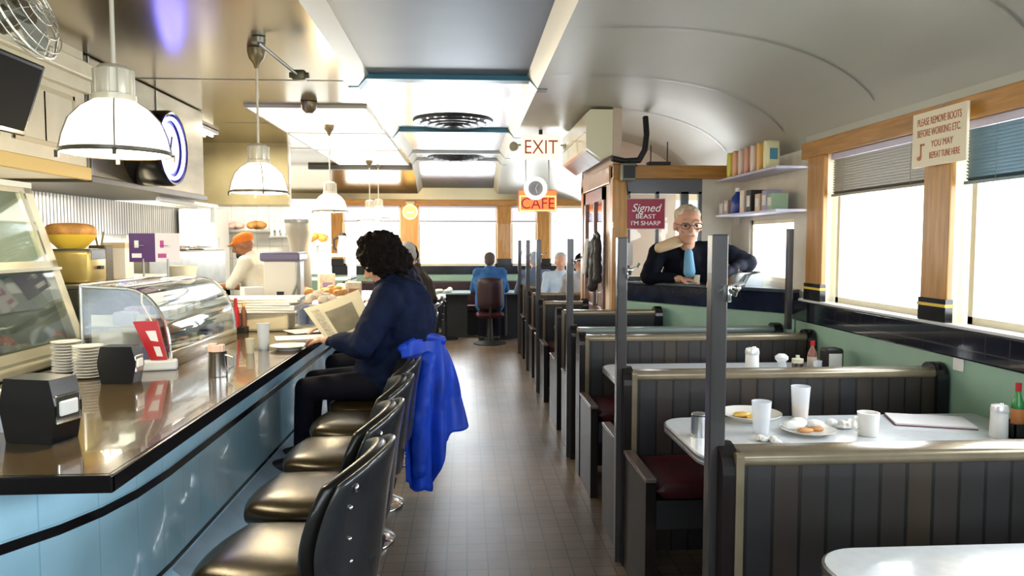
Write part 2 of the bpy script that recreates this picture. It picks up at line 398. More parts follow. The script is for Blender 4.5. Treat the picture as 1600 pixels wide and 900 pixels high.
# left side: back kitchen wall
WT = brick_mat('white kitchen tile', (.62, .62, .58), (.68, .68, .64), (.4, .4, .38), .15, .15, ('Y', 'Z'), .2, .004, .08)
struct('wall_left', MB().box(XL - .1, XL, YN, YF, 0, 2.8), WT)
WT2 = brick_mat('white cross wall tile', (.7, .7, .68), (.74, .74, .72), (.5, .5, .48), .15, .15, ('X', 'Z'), .2, .004, .08)
struct('wall_kitchen', MB().box(XL, -2.15, 9.2, 9.3, 0, 2.74), WT2)
struct('wall_near', MB().box(XL - .1, 5.2, YN - .15, YN, 0, 1.0).box(XL - .1, 5.2, YN - .15, YN, 2.5, 2.95).box(XL - .1, -1.7, YN - .15, YN, 1, 2.5).box(2.2, 5.2, YN - .15, YN, 1, 2.5), GREEN)

# service counter front: blue tile face that swings round at the near end, black tile lines, foot ledge
BLUET = brick_mat('pale blue glazed tile', (.42, .73, .93), (.44, .75, .95), (.30, .58, .76), .18, .36, ('Y', 'Z'), .16, .002, .12, 0, 0, .2, .5)
FX = -1.10
path = [(-2.1, 1.27), (-1.8, 1.50), (-1.52, 1.78), (-1.38, 1.94), (-1.29, 2.07), (-1.205, 2.21), (-1.15, 2.35), (-1.115, 2.52), (FX, 2.75), (FX, 3.5), (FX, 4.4), (FX, 6.2), (FX, 8.0), (FX, 9.6)]
def strip(z0, z1, out, m, name):
    b = MB(); prev = None
    for i, (x, y) in enumerate(path):
        if i == 0: d = Vector((path[1][0] - x, path[1][1] - y))
        elif i == len(path) - 1: d = Vector((x - path[i - 1][0], y - path[i - 1][1]))
        else: d = Vector((path[i + 1][0] - path[i - 1][0], path[i + 1][1] - path[i - 1][1]))
        d.normalize(); nx, ny = d.y, -d.x
        cur = [b.bm.verts.new(p) for p in ((x + nx * out, y + ny * out, z0), (x + nx * out, y + ny * out, z1), (x - nx * .12, y - ny * .12, z1), (x - nx * .12, y - ny * .12, z0))]
        if prev:
            for k in range(4): b.bm.faces.new((prev[k], prev[(k + 1) % 4], cur[(k + 1) % 4], cur[k]))
        else: b.bm.faces.new(cur)
        prev = cur
    b.bm.faces.new(prev[::-1])
    return b
ctr = thing('service_counter', 'long diner counter with dark glossy top and pale blue tiled front with black lines', 'counter', (0, 0, 0))
strip(0, .88, 0, BLUET, '').build('tiled_front', BLUET, ctr, True)
strip(.685, .715, .004, BLACK, '').build('black_line', BLACK, ctr, True)
strip(.345, .362, .004, BLACK, '').build('black_line', BLACK, ctr, True)
b = MB(); b.prism([(FX, 0), (FX, .33), (FX + .12, .23), (FX + .15, .21), (FX + .15, 0)], 1, 2.75, 9.6); b.build('foot_ledge', mat('pale grey blue ledge tile', (.36, .48, .58), .2, noise=.1), ctr)
CTOP = mat('dark speckled counter top', (.085, .058, .026), .16, noise=.3, nscale=60, coat=.6)
MB().prism([(-.97, 2.03), (-.97, 9.6), (-2.05, 9.6), (-2.05, 2.03)], 2, .885, .922).build('counter_top', CTOP, ctr)
MB().box(-.972, -.955, 2.015, 9.6, .872, .921, .004).box(-2.05, -.955, 2.012, 2.03, .872, .921, .004).build('edge_strip', BLACK, ctr)

# ================================================================== BOOTHS
PLANK = brick_mat('dark beadboard', (.013, .014, .018), (.034, .023, .015), (.003, .003, .003), .082, 4.0, ('X', 'Z'), .42, .006, .35, 0, 0, .6, .15)
CAPW = mat('worn tan cap', (.22, .18, .12), .22, .3, noise=.15)
def bench(Y, x0, x1, label, z=.92, front=True, rear=True, post=True, m=PLANK, cap=CAPW, group='booth benches along the window side'):
    r = thing('booth_bench', label, 'bench', (0, Y, 0), 0, group)
    MB().box(x0, x1, 0, .10, .06, z).build('back_panel', m, r)
    MB().box(x0 + .005, x1, -.008, .108, z - .03, z + .012, .014, 3).build('top_cap', cap, r, True)
    # round-topped end panels
    def rounded(a, b, zt, zb=0):
        c = (a + b) / 2; rr = (b - a) / 2
        return [(a, zb), (b, zb)] + [(c + rr * math.cos(t), zt - rr + rr * math.sin(t)) for t in [PI * k / 10 for k in range(11)]]
    MB().prism(rounded(-.03, .13, z + .035), 0, x0 - .05, x0).build('end_panel', DARKWOOD, r)
    MB().prism(rounded(-.034, -.008, z + .02, .02), 0, x0 - .012, x0 + .012).build('edge_strip', CAPW, r)
    MB().prism(rounded(-.025, .125, z + .04, .5), 0, x1 - .06, x1).build('wall_bumper', BLACK, r)
    for sgn, on in ((-1, front), (1, rear)):
        if not on: continue
        y0, y1 = (-.43, -.002) if sgn < 0 else (.102, .53)
        c = MB()
        c.pad(lambda u, v, t: Vector(((x0 + x1) / 2 + u * (x1 - x0) / 2 * .995, (y0 + y1) / 2 + v * (y1 - y0) / 2, .50 + t * .045)), 10, .02, 14)
        c.build('seat_cushion', MAROON, r, True)
        MB().box(x0 + .01, x1, y0 + .02, y1, .33, .455).build('seat_rail', BLACKM, r)
        MB().prism([(y0 - .02, .0), (y1 + .0, .0), (y1, .56), (y0 + .0, .56), (y0 - .02, .54)], 0, x0 - .045, x0 - .002).build('seat_end', DARKWOOD, r)
        MB().box(x0 - .05, x0 + .002, y0 - .024, y1, .545, .566, .006).build('arm_strip', mat('worn dark edge', (.12, .09, .08), .25), r)
    if post:
        pz = 1.572
        pm = MB().box(x0 - .075, x0 - .027, .02, .068, 0, pz, .004).build('coat_post', POSTW, r)
        h = MB(); h.box(x0 - .035, x0 - .022, .0, .03, 1.375, 1.425, .004); h.tube([(x0 - .028, .0, 1.41), (x0 - .028, -.04, 1.40), (x0 - .028, -.055, 1.42)], .006); h.tube([(x0 - .02, .02, 1.42), (x0 + .02, .02, 1.43), (x0 + .03, .02, 1.45)], .006)
        h.ball((x0 - .028, -.055, 1.42), .010); h.build('coat_hook', CHROME, pm, True)
    return r
bench(2.08, .79, XR - .01, 'dark beadboard booth bench nearest the camera, in front of the table with dirty plates', rear=False)
bench(3.42, .79, XR - .01, 'second dark booth bench from the camera, with maroon seat facing the dirty plates')
bench(4.78, .79, XR - .01, 'third beadboard booth bench from the camera, behind the table with the white shakers', rear=False, post=False)
BV = mat('black vinyl back', (.006, .006, .008), .3)
GT = mat('grey green cap', (.16, .20, .19), .3)
bench(5.16, .79, 2.28, 'black backed booth bench with a grey-green cap right behind the third beadboard bench', z=.925, front=False, m=BV, cap=GT)
bench(5.98, .79, 1.62, 'short booth bench in front of the angled ledge the man leans on', z=.975, rear=True, front=False, post=False, m=BV)
bench(7.45, .79, 1.25, 'booth bench beside the oak vestibule, third from the end wall', z=.93)
bench(8.75, .79, 2.3, 'booth bench second from the end wall', z=.93)
bench(10.1, .79, 2.3, 'booth bench nearest the end wall', z=.93)

def table(y0, y1, x0, x1, label, z=.76):
    r = thing('booth_table', label, 'table', (0, (y0 + y1) / 2, 0), 0, 'booth tables')
    h = (y1 - y0) / 2; rc = min(.12, h * .45)
    def outline(e):
        pts = []
        for cx, cy, a0 in ((x1 - .01, h, None), (x1 - .01, -h, None)): pass
        pts.append((x1, h + e)); 
        for k in range(9):
            a = PI / 2 + (PI / 2) * k / 8; pts.append((x0 + rc + (rc + e) * math.cos(a), h - rc + (rc + e) * math.sin(a)))
        for k in range(9):
            a = PI + (PI / 2) * k / 8; pts.append((x0 + rc + (rc + e) * math.cos(a), -h + rc + (rc + e) * math.sin(a)))
        pts.append((x1, -h - e)); return pts
    MB().prism(outline(0), 2, z - .03, z).build('table_top', FORMICA, r)
    e = MB(); e.prism(outline(.006), 2, z - .034, z - .022); e.prism(outline(.007), 2, z - .018, z - .004); e.prism(outline(.003), 2, z - .03, z - .002)
    e.build('metal_edge', TIN, r)
    p = MB(); p.cone((x0 + .35, 0, .03), (x0 + .35, 0, z - .03), .035); p.lathe([(0, 0), (.2, 0), (.2, .012), (.05, .04), (.035, .06)], (x0 + .35, 0, 0)); p.box(x0 + .2, x0 + .5, -.15, .15, z - .05, z - .03)
    p.build('pedestal', BLACKM, r, True)
    MB().box(x1 - .04, x1, -.12, .12, z - .12, z - .03).build('wall_bracket', TIN, r)
    return r
table(1.05, 1.80, .875, XR - .015, 'empty pale grey laminate table corner at the bottom right of the photo')
table(2.56, 3.22, .865, XR - .015, 'pale grey booth table covered with used plates, glasses and a mug')
table(3.98, 4.68, .865, XR - .015, 'pale booth table with white shakers, between second and third bench')
table(6.50, 7.02, .84, 1.22, 'short white booth table end beyond the black backed bench')
table(8.02, 8.55, .83, 1.27, 'white booth table with paper napkins, further along the aisle')
table(9.35, 9.95, .83, 2.2, 'white booth table where the dark haired woman sits')

# ------------------------------------------------------------------ table ware
def lathe_obj(name, prof, m, parent, c=(0, 0, 0), seg=24): return MB().lathe(prof, c, seg).build(name, m, parent, True)
def tumbler(label, loc, h=.125, r=.036, content=None, grp=None, m=None):
    t = thing('drinking_glass', label, 'glass', loc, 0, grp)
    lathe_obj('tumbler', [(0, .0), (r * .78, 0), (r * .8, .004), (r, h), (r - .002, h), (r * .76, .008), (0, .008)], m or mat('milky tumbler', (.86, .89, .94), .25, alpha=.42), t)
    if content: lathe_obj('drink', [(0, .0085), (r * .74, .0085), (r * .74 + (r * .2) * content[1], .0085 + h * content[1]), (0, .0085 + h * content[1])], content[0], t)
    return t
TZ = .7605
def on(px, py, z=TZ): return P(px, py, Z=z)
# table with the dirty plates
tumbler('tall white plastic cup with a little orange juice left, on the plate littered table', on(1250, 653), .145, .042, (mat('orange juice', (.9, .5, .04), .3), .3))
tumbler('empty ribbed clear tumbler in front of the egg plate', on(1189, 677), .135, .040)
def plate(label, loc, r=.13, h=.018, food=None, grp=None, name='dinner_plate', cat='plate'):
    t = thing(name, label, cat, loc, 0, grp)
    lathe_obj('dish', [(0, 0), (r * .6, 0), (r * .62, .004), (r, h), (r, h + .003), (r * .64, .008), (0, .007)], CERAM, t, seg=32)
    if food:
        for nm, m, items in food:
            b = MB()
            for (x, y, a, bb, c) in items: b.ball((x, y, .008 + c * .8), (a, bb, c), 12)
            b.build(nm, m, t, True)
    return t
EGG = mat('scrambled egg', (.85, .5, .10), .5, noise=.3, nscale=30, bump=.5); TOAST = mat('toast crumbs', (.6, .3, .12), .7, noise=.3)
plate('white dinner plate with leftover yellow egg beside the steel creamer', on(1172, 655), .135, .03, [('egg_leftovers', EGG, [(-.03, .02, .04, .03, .012), (.03, .0, .035, .03, .010), (0, -.03, .03, .02, .012)])])
plate('small white plate with toast scraps and crumpled napkin in front of the juice cup', on(1262, 676), .11, .018, [('toast_scraps', TOAST, [(-.02, -.02, .035, .02, .010), (.04, .0, .03, .02, .010)]), ('crumpled_napkin', CRUMP, [(-.05, .03, .05, .03, .02), (-.02, .05, .04, .03, .025), (.05, .04, .04, .035, .02)])])
def crumple(name, label, loc, s=1, grp=None, seed=0):
    random.seed(seed); b = MB()
    cs = [(random.uniform(-.05, .05) * s, random.uniform(-.035, .035) * s, random.uniform(.008, .02) * s) for _ in range(7)]
    for c in cs: b.ball((c[0], c[1], c[2]), (random.uniform(.02, .035) * s, random.uniform(.02, .03) * s, c[2]), 7)
    o = b.build(name, CRUMP, None, False, loc); o['label'] = label; o['category'] = 'napkin'
    if grp: o['group'] = grp
    return o
crumple('paper_napkin', 'crumpled paper napkin at the foot of the clear tumbler', on(1200, 690), .7, seed=1)
crumple('paper_napkin', 'crumpled paper napkin left of the white coffee mug', on(1318, 668), 1.0, seed=2)
mg = thing('coffee_mug', 'white ceramic coffee mug beside the closed menu', 'mug', on(1356, 680))
lathe_obj('cup', [(0, 0), (.034, 0), (.038, .006), (.041, .05), (.043, .095), (.039, .095), (.036, .01), (0, .01)], CERAM, mg)
MB().tube([(-.04, 0, .08), (-.062, -.005, .076), (-.070, -.006, .05), (-.058, -.004, .026), (-.038, 0, .02)], .006).build('handle', CERAM, mg, True)
mn = thing('menu_folder', 'closed maroon edged menu lying flat behind the white sugar shaker', 'menu', on(1452, 660, TZ), math.radians(-18))
MB().box(-.16, .16, -.10, .10, 0, .004, .001).build('cover', mat('maroon menu edge', (.16, .02, .05), .4), mn)
MB().box(-.157, .157, -.097, .097, .004, .010, .001).build('pages', PAPER, mn)
MB().box(-.158, .158, -.098, .098, .010, .0125, .001).build('front_cover', mat('pale menu cover', (.8, .78, .8), .25), mn)
def shaker(label, loc, r=.033, h=.135, grp=None, name='sugar_shaker', body=WHITE):
    t = thing(name, label, 'shaker', loc, 0, grp)
    lathe_obj('body', [(0, 0), (r, 0), (r * 1.02, .01), (r * .95, h * .78), (r * .9, h * .8), (0, h * .8)], body, t)
    lathe_obj('lid', [(r * 1.02, h * .77), (r * 1.03, h * .86), (r * .9, h * .97), (r * .5, h), (0, h), ], mat('pale shaker lid', (.75, .76, .78), .25, .3), t)
    lathe_obj('spout', [(r * .3, h * .98), (r * .24, h * 1.04), (0, h * 1.04)], CHROME, t, (r * .35, 0, 0), 10)
    return t
shaker('tall white sugar shaker on the plate littered table near the wall', on(1560, 683))
cre = thing('steel_creamer', 'small steel milk pot with open lid left of the egg plate', 'creamer', on(1092, 681))
lathe_obj('pot', [(0, 0), (.034, 0), (.034, .01), (.031, .07), (.033, .085), (.029, .085), (.028, .01), (0, .01)], TIN, cre)
MB().tube([(.03, 0, .07), (.052, 0, .068), (.055, 0, .04), (.034, 0, .025)], .004).build('handle', TIN, cre, True)
MB().ball((.0, 0, .09), (.032, .032, .008)).tube([(.02, 0, .09), (.045, 0, .105), (.062, 0, .10)], .004).build('lid', TIN, cre, True)
def sauce(label, loc, m, capm, h=.20, r=.024, grp=None, band=None, name='sauce_bottle'):
    t = thing(name, label, 'bottle', loc, 0, grp)
    lathe_obj('bottle', [(0, 0), (r, 0), (r, h * .55), (r * .9, h * .62), (r * .42, h * .78), (r * .4, h * .9), (0, h * .9)], m, t)
    lathe_obj('cap', [(r * .48, h * .84), (r * .48, h), (0, h)], capm, t)
    if band: lathe_obj('paper_band', [(r * 1.02, h * .18), (r * 1.03, h * .2), (r * 1.03, h * .48), (r * 1.02, h * .5)], band, t)
    return t
base = P(1590, 672, Z=TZ)
cd_ = thing('condiment_tray', 'black condiment tray holding sauce bottles at the right edge of the photo', 'tray', (2.262, 2.82, TZ))
MB().box(-.075, .075, -.05, .05, 0, .008).box(-.075, -.068, -.05, .05, 0, .06).box(.068, .075, -.05, .05, 0, .06).box(-.075, .075, -.05, -.044, 0, .06).box(-.075, .075, .044, .05, 0, .06).build('tray', BLACKM, cd_)
sauce('green bottle with red cap and orange band, left one in the right edge tray', (2.235, 2.82, TZ + .009), GREENB, REDM, .21, .023, band=mat('orange band', (.7, .25, .08), .6))
sauce('green glass bottle with red cap, right one in the tray at the right edge', (2.295, 2.83, TZ + .009), GREENB, REDM, .19, .022)
# next table
shaker('tall white sugar shaker on the second table, behind the second bench', P(1175, 570, Y=4.2).xy.to_3d() + Vector((0, 0, TZ)), .04, .17)
sp_ = thing('salt_shaker', 'short glass salt shaker with flared top beside the tall sugar shaker', 'shaker', P(1221, 570, Y=4.2).xy.to_3d() + Vector((0, 0, TZ)))
lathe_obj('body', [(0, 0), (.03, 0), (.03, .06), (.024, .085), (0, .085)], mat('frosted glass', (.7, .74, .78), .3, trans=.4), sp_); lathe_obj('lid', [(.024, .085), (.038, .1), (.038, .115), (.02, .13), (0, .13)], WHITE, sp_)
def group3(x, y, tagtxt, red=True):
    z = TZ
    t = thing('napkin_dispenser', 'black napkin dispenser against the green wall, ' + tagtxt, 'napkin dispenser', (x + .13, y, z))
    MB().box(-.055, .055, -.05, .05, 0, .15, .018, 3).build('housing', BLACKM, t); MB().box(-.04, .04, -.053, -.045, .03, .12, .002).build('napkins', PAPER, t)
    sauce('ketchup bottle with red cap beside the black napkin dispenser, ' + tagtxt, (x + .02, y + .02, z), mat('ketchup glass', (.25, .10, .08), .3), REDM, .19, .028, band=mat('cream band', (.6, .5, .4), .6), name='ketchup_bottle')
    j = thing('sauce_jar', 'small dark jar with pale lid left of the ketchup bottle, ' + tagtxt, 'jar', (x - .08, y, z))
    lathe_obj('jar', [(0, 0), (.032, 0), (.032, .06), (.026, .07), (0, .07)], mat('dark jar glass', (.04, .03, .02), .25), j); lathe_obj('lid', [(.034, .06), (.034, .085), (.01, .09), (.012, .105), (0, .106)], mat('cream lid', (.7, .66, .5), .4), j)
    tumbler('little clear glass between jar and napkin dispenser, ' + tagtxt, (x + .005, y - .08, z), .085, .026)
group3(2.08, 4.3, 'second table')
for k, (x, y, what) in enumerate([(1.02, 8.2, 'left'), (1.35, 8.25, 'middle')]):
    o = MB().box(-.05, .05, -.03, .03, 0, .09, .006).build('napkin_stack', PAPER, None, False, (x, y, TZ)); tag(o, 'white napkin stack on the far table, %s one of two' % what, 'napkins')
o = MB().lathe([(0, 0), (.09, 0), (.13, .02), (.13, .024), (0, .012)], (0, 0, 0)).build('serving_platter', CERAM, None, True, (.97, 6.78, TZ)); tag(o, 'oval white plate at the aisle end of the short far table', 'plate')
sauce('red ketchup squeeze bottle standing on the far booth table before the green wall', (1.45, 6.0 + 2.4, TZ), REDM, REDM, .2, .03, name='ketchup_bottle')

# ================================================================== STOOLS
def make_stool():
    r = thing('counter_stool', '', 'stool', (0, 0, 0), 0, 'counter stools along the service counter')
    lathe_obj('pedestal', [(0, 0), (.19, 0), (.19, .012), (.185, .02), (.15, .035), (.10, .08), (.065, .16), (.045, .28), (.04, .45), (.05, .50), (0, .50)], CHROME, r, seg=32)
    MB().cone((0, 0, .5), (0, 0, .545), .09, .12, 20).box(-.16, .16, -.02, .02, .53, .55).build('swivel_plate', BLACKM, r)
    MB().pad(lambda u, v, t: Vector((u * .225, v * .225, .562 + t * .016)), 14, .6, 20).build('seat_trim', CHROME, r, True)
    MB().pad(lambda u, v, t: Vector((u * .232, v * .232, .608 + t * .045 + (.012 if t > 0 else 0) * (1 - max(abs(u), abs(v)) ** 2))), 16, .62, 5).build('seat_cushion', SEATV, r, True)
    def bk(off, w, h, th, low):
        def f(u, v, t):
            y = u * w; x = .265 - .10 * abs(u) ** 2.2 + off + v * .03
            return Vector((x + t * th, y, .79 + v * h * (1 if v > 0 else 1 + low * (1 - u * u)) - .025 * abs(u) ** 3 + (.012 if v > 0 else 0) * (1 - u * u)))
        return f
    bs = MB().pad(bk(.028, .285, .165, .013, .55), 18, .5, 16).build('back_shell', mat('black moulded shell', (.022, .024, .028), .25, noise=.2, coat=.3), r, True)
    MB().pad(bk(-.012, .275, .155, .032, .25), 18, .5, 7).build('back_pad', VINYL, r, True)
    for y, z, rr in ((-.205, .90, .012), (-.215, .85, .007), (-.2, .76, .006), (-.18, .69, .006), (.2, .9, .010), (.2, .70, .006)):
        x = .265 - .10 * abs(y / .285) ** 2.2 + .044 + (z - .79) / .165 * .03
        MB().ball((x, y, z), (.007, rr, rr), 10).build('bolt', CHROME, bs, True)
    for q in (.07, -.07): MB().tube([(.06, q, .54), (.22, q, .55), (.265, q, .6), (.28, q, .66)], .013).build('back_bracket', BLACKM, r, True)
    return r
SX = -.56
stool0 = make_stool()
slabels = ['nearest black counter stool, its bolted back shell large at the bottom', 'second black counter stool from the camera', 'third black counter stool from the camera',
           'fourth counter stool, just before the woman reading the newspaper', 'counter stool with the bright blue coat over it, under the woman reading',
           'counter stool under the person with light brown hair', 'counter stool beyond the light brown haired person, before the grey haired one', 'counter stool under the grey haired person', 'last counter stool near the end of the counter']
for k, lb in enumerate(slabels):
    y = 2.17 + .53 * k
    if k == 5: y = 5.15
    if k == 6: y = 6.1
    if k == 7: y = 7.2
    if k == 8: y = 8.2
    rz = [-.12, -.05, 0, .03, 0, 0, .1, 0, .3][k]
    if k == 0: stool0.location = (SX + .015, y, 0); stool0.rotation_euler = (0, 0, rz); stool0['label'] = lb
    else: dup(stool0, (SX, y, 0), rz, lb)

# ================================================================== PENDANT LAMPS
SHADE = mat('lit opal glass shade', (.9, .86, .74), .25, emit=(1, .91, .70), estr=1.5)
BULB = mat('glowing bulb', (1, .9, .7), .5, emit=(1, .86, .55), estr=14)
IVORY = mat('ivory metal', (.72, .66, .52), .35, .2)
def make_lamp():
    r = thing('pendant_lamp', '', 'lamp', (0, 0, 0), 0, 'glass pendant lamps over the counter')
    prof = [(.172, .0), (.170, .012), (.160, .06), (.140, .115), (.105, .155), (.075, .175), (.06, .18), (.056, .176), (.07, .170), (.10, .150), (.135, .110), (.155, .055), (.165, .012), (.167, 0)]
    sh = MB().lathe(prof, (0, 0, 0), 40).build('glass_shade', SHADE, r, True)
    ring = MB().lathe([(.174, -.004), (.178, .0), (.178, .01), (.172, .012)], (0, 0, 0), 40)
    for a in range(4):
        an = a * PI / 2 + .4; ring.box(-.006, .006, -.004, .004, -.02, .004, m=Matrix.Translation((.178 * math.cos(an), .178 * math.sin(an), 0)))
        pts = [((pr_ + .004) * math.cos(an), (pr_ + .004) * math.sin(an), pz) for pr_, pz in prof[:7]]; ring.tube(pts, .0022, 5)
    ring.build('wire_ring', mat('dark bronze wire', (.12, .11, .09), .4, .6), r, True)
    hs = MB().lathe([(.062, .176), (.07, .18), (.07, .20), (.058, .205), (.058, .285), (.045, .30), (.02, .305), (0, .305)], (0, 0, 0), 24)
    for a in range(8):
        an = a * PI / 4; hs.box(-.006, .006, -.012, .012, .2, .285, .002, m=Matrix.Rotation(an, 4, 'Z') @ Matrix.Translation((.060, 0, 0)))
    hs.build('socket_housing', IVORY, r, True)
    MB().cone((0, 0, .30), (0, 0, .80), .0075, seg=10).cone((0, 0, .58), (0, 0, .62), .011, seg=10).build('stem', IVORY, r, True)
    MB().lathe([(0, .76), (.012, .76), (.02, .79), (.045, .82), (.055, .865), (.055, .88), (0, .88)], (0, 0, 0), 20).build('ceiling_canopy', mat('brass brown canopy', (.22, .17, .09), .35, .5), r, True)
    MB().ball((0, 0, .09), (.035, .035, .05)).cone((0, 0, .12), (0, 0, .18), .02).build('bulb', BULB, r, True)
    return r
lamp0 = make_lamp()
LY = [2.66, 4.70, 7.58, 10.8, 11.4]; LXX = [-1.21, -1.283, -1.368, -1.385, -1.33]
ll = ['largest glass pendant lamp, nearest over the counter', 'second glass pendant lamp along the counter', 'third glass pendant lamp, above the woman reading', 'fourth pendant lamp, small and far in front of the end window', 'farthest pendant lamp, just beside the fourth']
for k in range(5):
    if k == 0: lamp0.location = (LXX[0], LY[0], 1.855); lamp0['label'] = ll[0]; L = lamp0
    else: L = dup(lamp0, (LXX[k], LY[k], 1.855 + (.05 if k == 4 else 0)), 0, ll[k])
    pl = bpy.data.lights.new('lamp_light', 'POINT'); pl.energy = 26; pl.color = (1, .80, .50); pl.shadow_soft_size = .05
    po = bpy.data.objects.new('lamp_light', pl); COL.objects.link(po); po.location = (LXX[k], LY[k], 1.80 )

# ================================================================== CEILING FITTINGS
for k, (y, lb) in enumerate([(7.95, 'large round louvred ceiling vent nearest the camera'), (11.3, 'second, smaller looking round ceiling vent further down the strip')]):
    if k == 0:
        v0 = thing('ceiling_vent', lb, 'vent', (-.13, y, 2.838), 0, 'round ceiling vents')
        b = MB()
        for r, dz in ((.43, 0), (.35, -.02), (.27, -.035), (.19, -.045), (.11, -.05)):
            b.lathe([(r, dz), (r - .012, dz - .02), (r - .07, dz - .004), (r - .066, dz + .004)], (0, 0, 0), 40, close=True)
        b.build('louvre_rings', mat('dark vent metal', (.07, .07, .08), .4, .7), v0, True)
        MB().lathe([(0, -.05), (.05, -.05), (.06, -.03), (.0, -.03)], (0, 0, 0)).build('centre_cap', STEELD, v0, True)
    else: dup(v0, (-.15, y, 2.838), 0, lb)
o = MB().lathe([(0, -.09), (.03, -.09), (.06, -.06), (.07, -.01), (.07, 0), (0, 0)]).build('ceiling_fixture', mat('brass brown canopy', (.2, .15, .08), .4), None, True, (-1.33, 6.45, 2.735)); tag(o, 'small brown ceiling fixture between the second and third pendant lamps', 'fixture')
t = thing('ceiling_bracket', 'dark metal arm and valve under the ceiling beside the second lamp', 'bracket', (-1.05, 4.75, 2.735))
MB().tube([(-.15, -.30, -.03), (.0, 0, -.14), (.02, .05, -.14)], .010).lathe([(0, 0), (.04, 0), (.04, -.03), (0, -.03)], (-.15, -.3, 0)).build('arm', STEELD, t, True)
MB().box(-.035, .05, -.01, .06, -.17, -.11, .01).cone((-.05, .02, -.14), (.07, .02, -.14), .018).build('valve', mat('dark brass', (.10, .09, .05), .4, .6), t, True)
# black cable loom and beam with radio boxes on it
# TV, soffit, cornice
struct('trim_70', MB().box(XL, -2.4, 1.0, 4.87, 1.95, 2.74), CREAM)
struct('trim_71', MB().box(-2.42, -2.33, 1.0, 4.88, 2.56, 2.66, .01).box(-2.40, -2.36, 1.0, 4.88, 2.48, 2.56, .005), mat('cream enamel', (.72, .66, .48)))
struct('trim_72', MB().box(-2.41, -2.37, 1.0, 4.87, 1.94, 2.02, .005), mat('ochre under trim', (.6, .42, .12), .5))
for k, (a, c) in enumerate([(3.3, 4.0), (4.1, 4.75), (2.4, 3.2)]):
    b = MB(); z0, z1 = 2.10, 2.44; w = .03
    b.box(-2.42, -2.395, a, c, z0, z0 + w, .004).box(-2.42, -2.395, a, c, z1 - w, z1, .004).box(-2.42, -2.395, a, a + w, z0, z1, .004).box(-2.42, -2.395, c - w, c, z0, z1, .004)
    b.box(-2.41, -2.40, (a + c) / 2 - .008, (a + c) / 2 + .008, z0, z1)
    o = b.build('cabinet_door_frame', mat('cream moulding', (.60, .52, .33), .4)); tag(o, ['cream framed soffit panel right behind the television', 'cream framed soffit panel behind the nearest pendant lamp', 'cream framed soffit panel hidden left of the television'][k], 'panel', 'soffit panels')
tv = thing('television', 'black flat screen television tilted down from the cream soffit at left', 'television', (-2.0, 3.19, 2.2))
mt = Matrix.Rotation(.32, 4, 'Y')
MB().box(-.035, .0, -.42, .42, -.17, .17, .008, m=mt).build('bezel', BLACK, tv)
MB().box(.0, .004, -.395, .395, -.145, .150, m=mt).build('screen', mat('dark tv screen', (.010, .010, .010), .6, spec=.05), tv)
MB().tube([(-.03, 0, 0), (-.38, 0, .1)], .02).box(-.4, -.36, -.08, .08, 0, .2).build('wall_arm', BLACKM, tv)
o = MB(); o.tube([(0, .0, 0), (.0, .45, -.0)], .006).tube([(0, .0, .05), (.0, .5, .05)], .004); o.tube([(0, .45, 0), (0, .5, .05)], .004)
o = o.build('cable_rail', mat('reddish bronze rod', (.25, .12, .07), .5), None, True, (-2.36, 3.3, 1.98)); tag(o, 'thin bronze rod bracket along the soffit under the television', 'rod')
# wall fan top left
fan = thing('wall_fan', 'pale metal caged fan cut off in the top left corner', 'fan', (-1.86, 3.3, 2.52))
c = MB(); R = Matrix.Rotation(1.2, 4, 'Y') @ Matrix.Rotation(.0, 4, 'X')
for rr, zz in ((.2, 0), (.19, .03), (.14, .055), (.08, .065), (.03, .068), (.19, -.03), (.14, -.05)):
    pts = [R @ Vector((rr * math.cos(2 * PI * i / 28), rr * math.sin(2 * PI * i / 28), zz)) for i in range(29)]; c.tube(pts, .003 if rr < .2 else .007, 5)
for k in range(20):
    a = 2 * PI * k / 20; c.tube([R @ Vector((.02 * math.cos(a), .02 * math.sin(a), .068)), R @ Vector((.14 * math.cos(a), .14 * math.sin(a), .055)), R @ Vector((.2 * math.cos(a), .2 * math.sin(a), 0)), R @ Vector((.14 * math.cos(a), .14 * math.sin(a), -.05))], .0022, 4)
c.build('cage', mat('pale fan wire', (.6, .58, .5), .35, .6), fan, True)
for k in range(4):
    a = k * PI / 2; MB().pad(lambda u, v, t: R @ Matrix.Rotation(a, 4, 'Z') @ Vector((.10 + u * .075, v * .05, v * .02 + t * .002)), 8, .5, 8).build('blade', mat('grey fan blade', (.35, .35, .3), .4), fan, True)
MB().cone(R @ Vector((0, 0, -.12)), R @ Vector((0, 0, .02)), .055).tube([R @ Vector((0, 0, -.1)), (-.2, 0, .18)], .015).build('motor', STEELD, fan, True)

OPAL = mat('added glowing ceiling sheet', (.9, .88, .8), .4, emit=(1, .95, .84), estr=2.0)  # emissive sheets added to turn the metal ceiling over the counter white
for k, (a, c, lb) in enumerate([(6.62, 8.1, 'added glowing ceiling sheet nearest, above the third pendant lamp'), (8.16, 9.6, 'added glowing ceiling sheet in the middle of the kitchen side ceiling'), (9.66, 11.42, 'added glowing ceiling sheet furthest, before the dark ceiling bar')]):
    t = thing('added_glow_panel', lb, 'glow panel', (0, 0, 0), 0, 'added glowing sheets over the counter')
    MB().box(-1.9, -.88, a, c, 2.722, 2.738).build('glow_sheet', OPAL, t); MB().box(-1.92, -.86, a - .03, a, 2.715, 2.74).box(-1.92, -1.9, a, c, 2.715, 2.74).box(-.88, -.86, a, c, 2.715, 2.74).build('frame', mat('pale frame strip', (.5, .46, .38), .4), t)
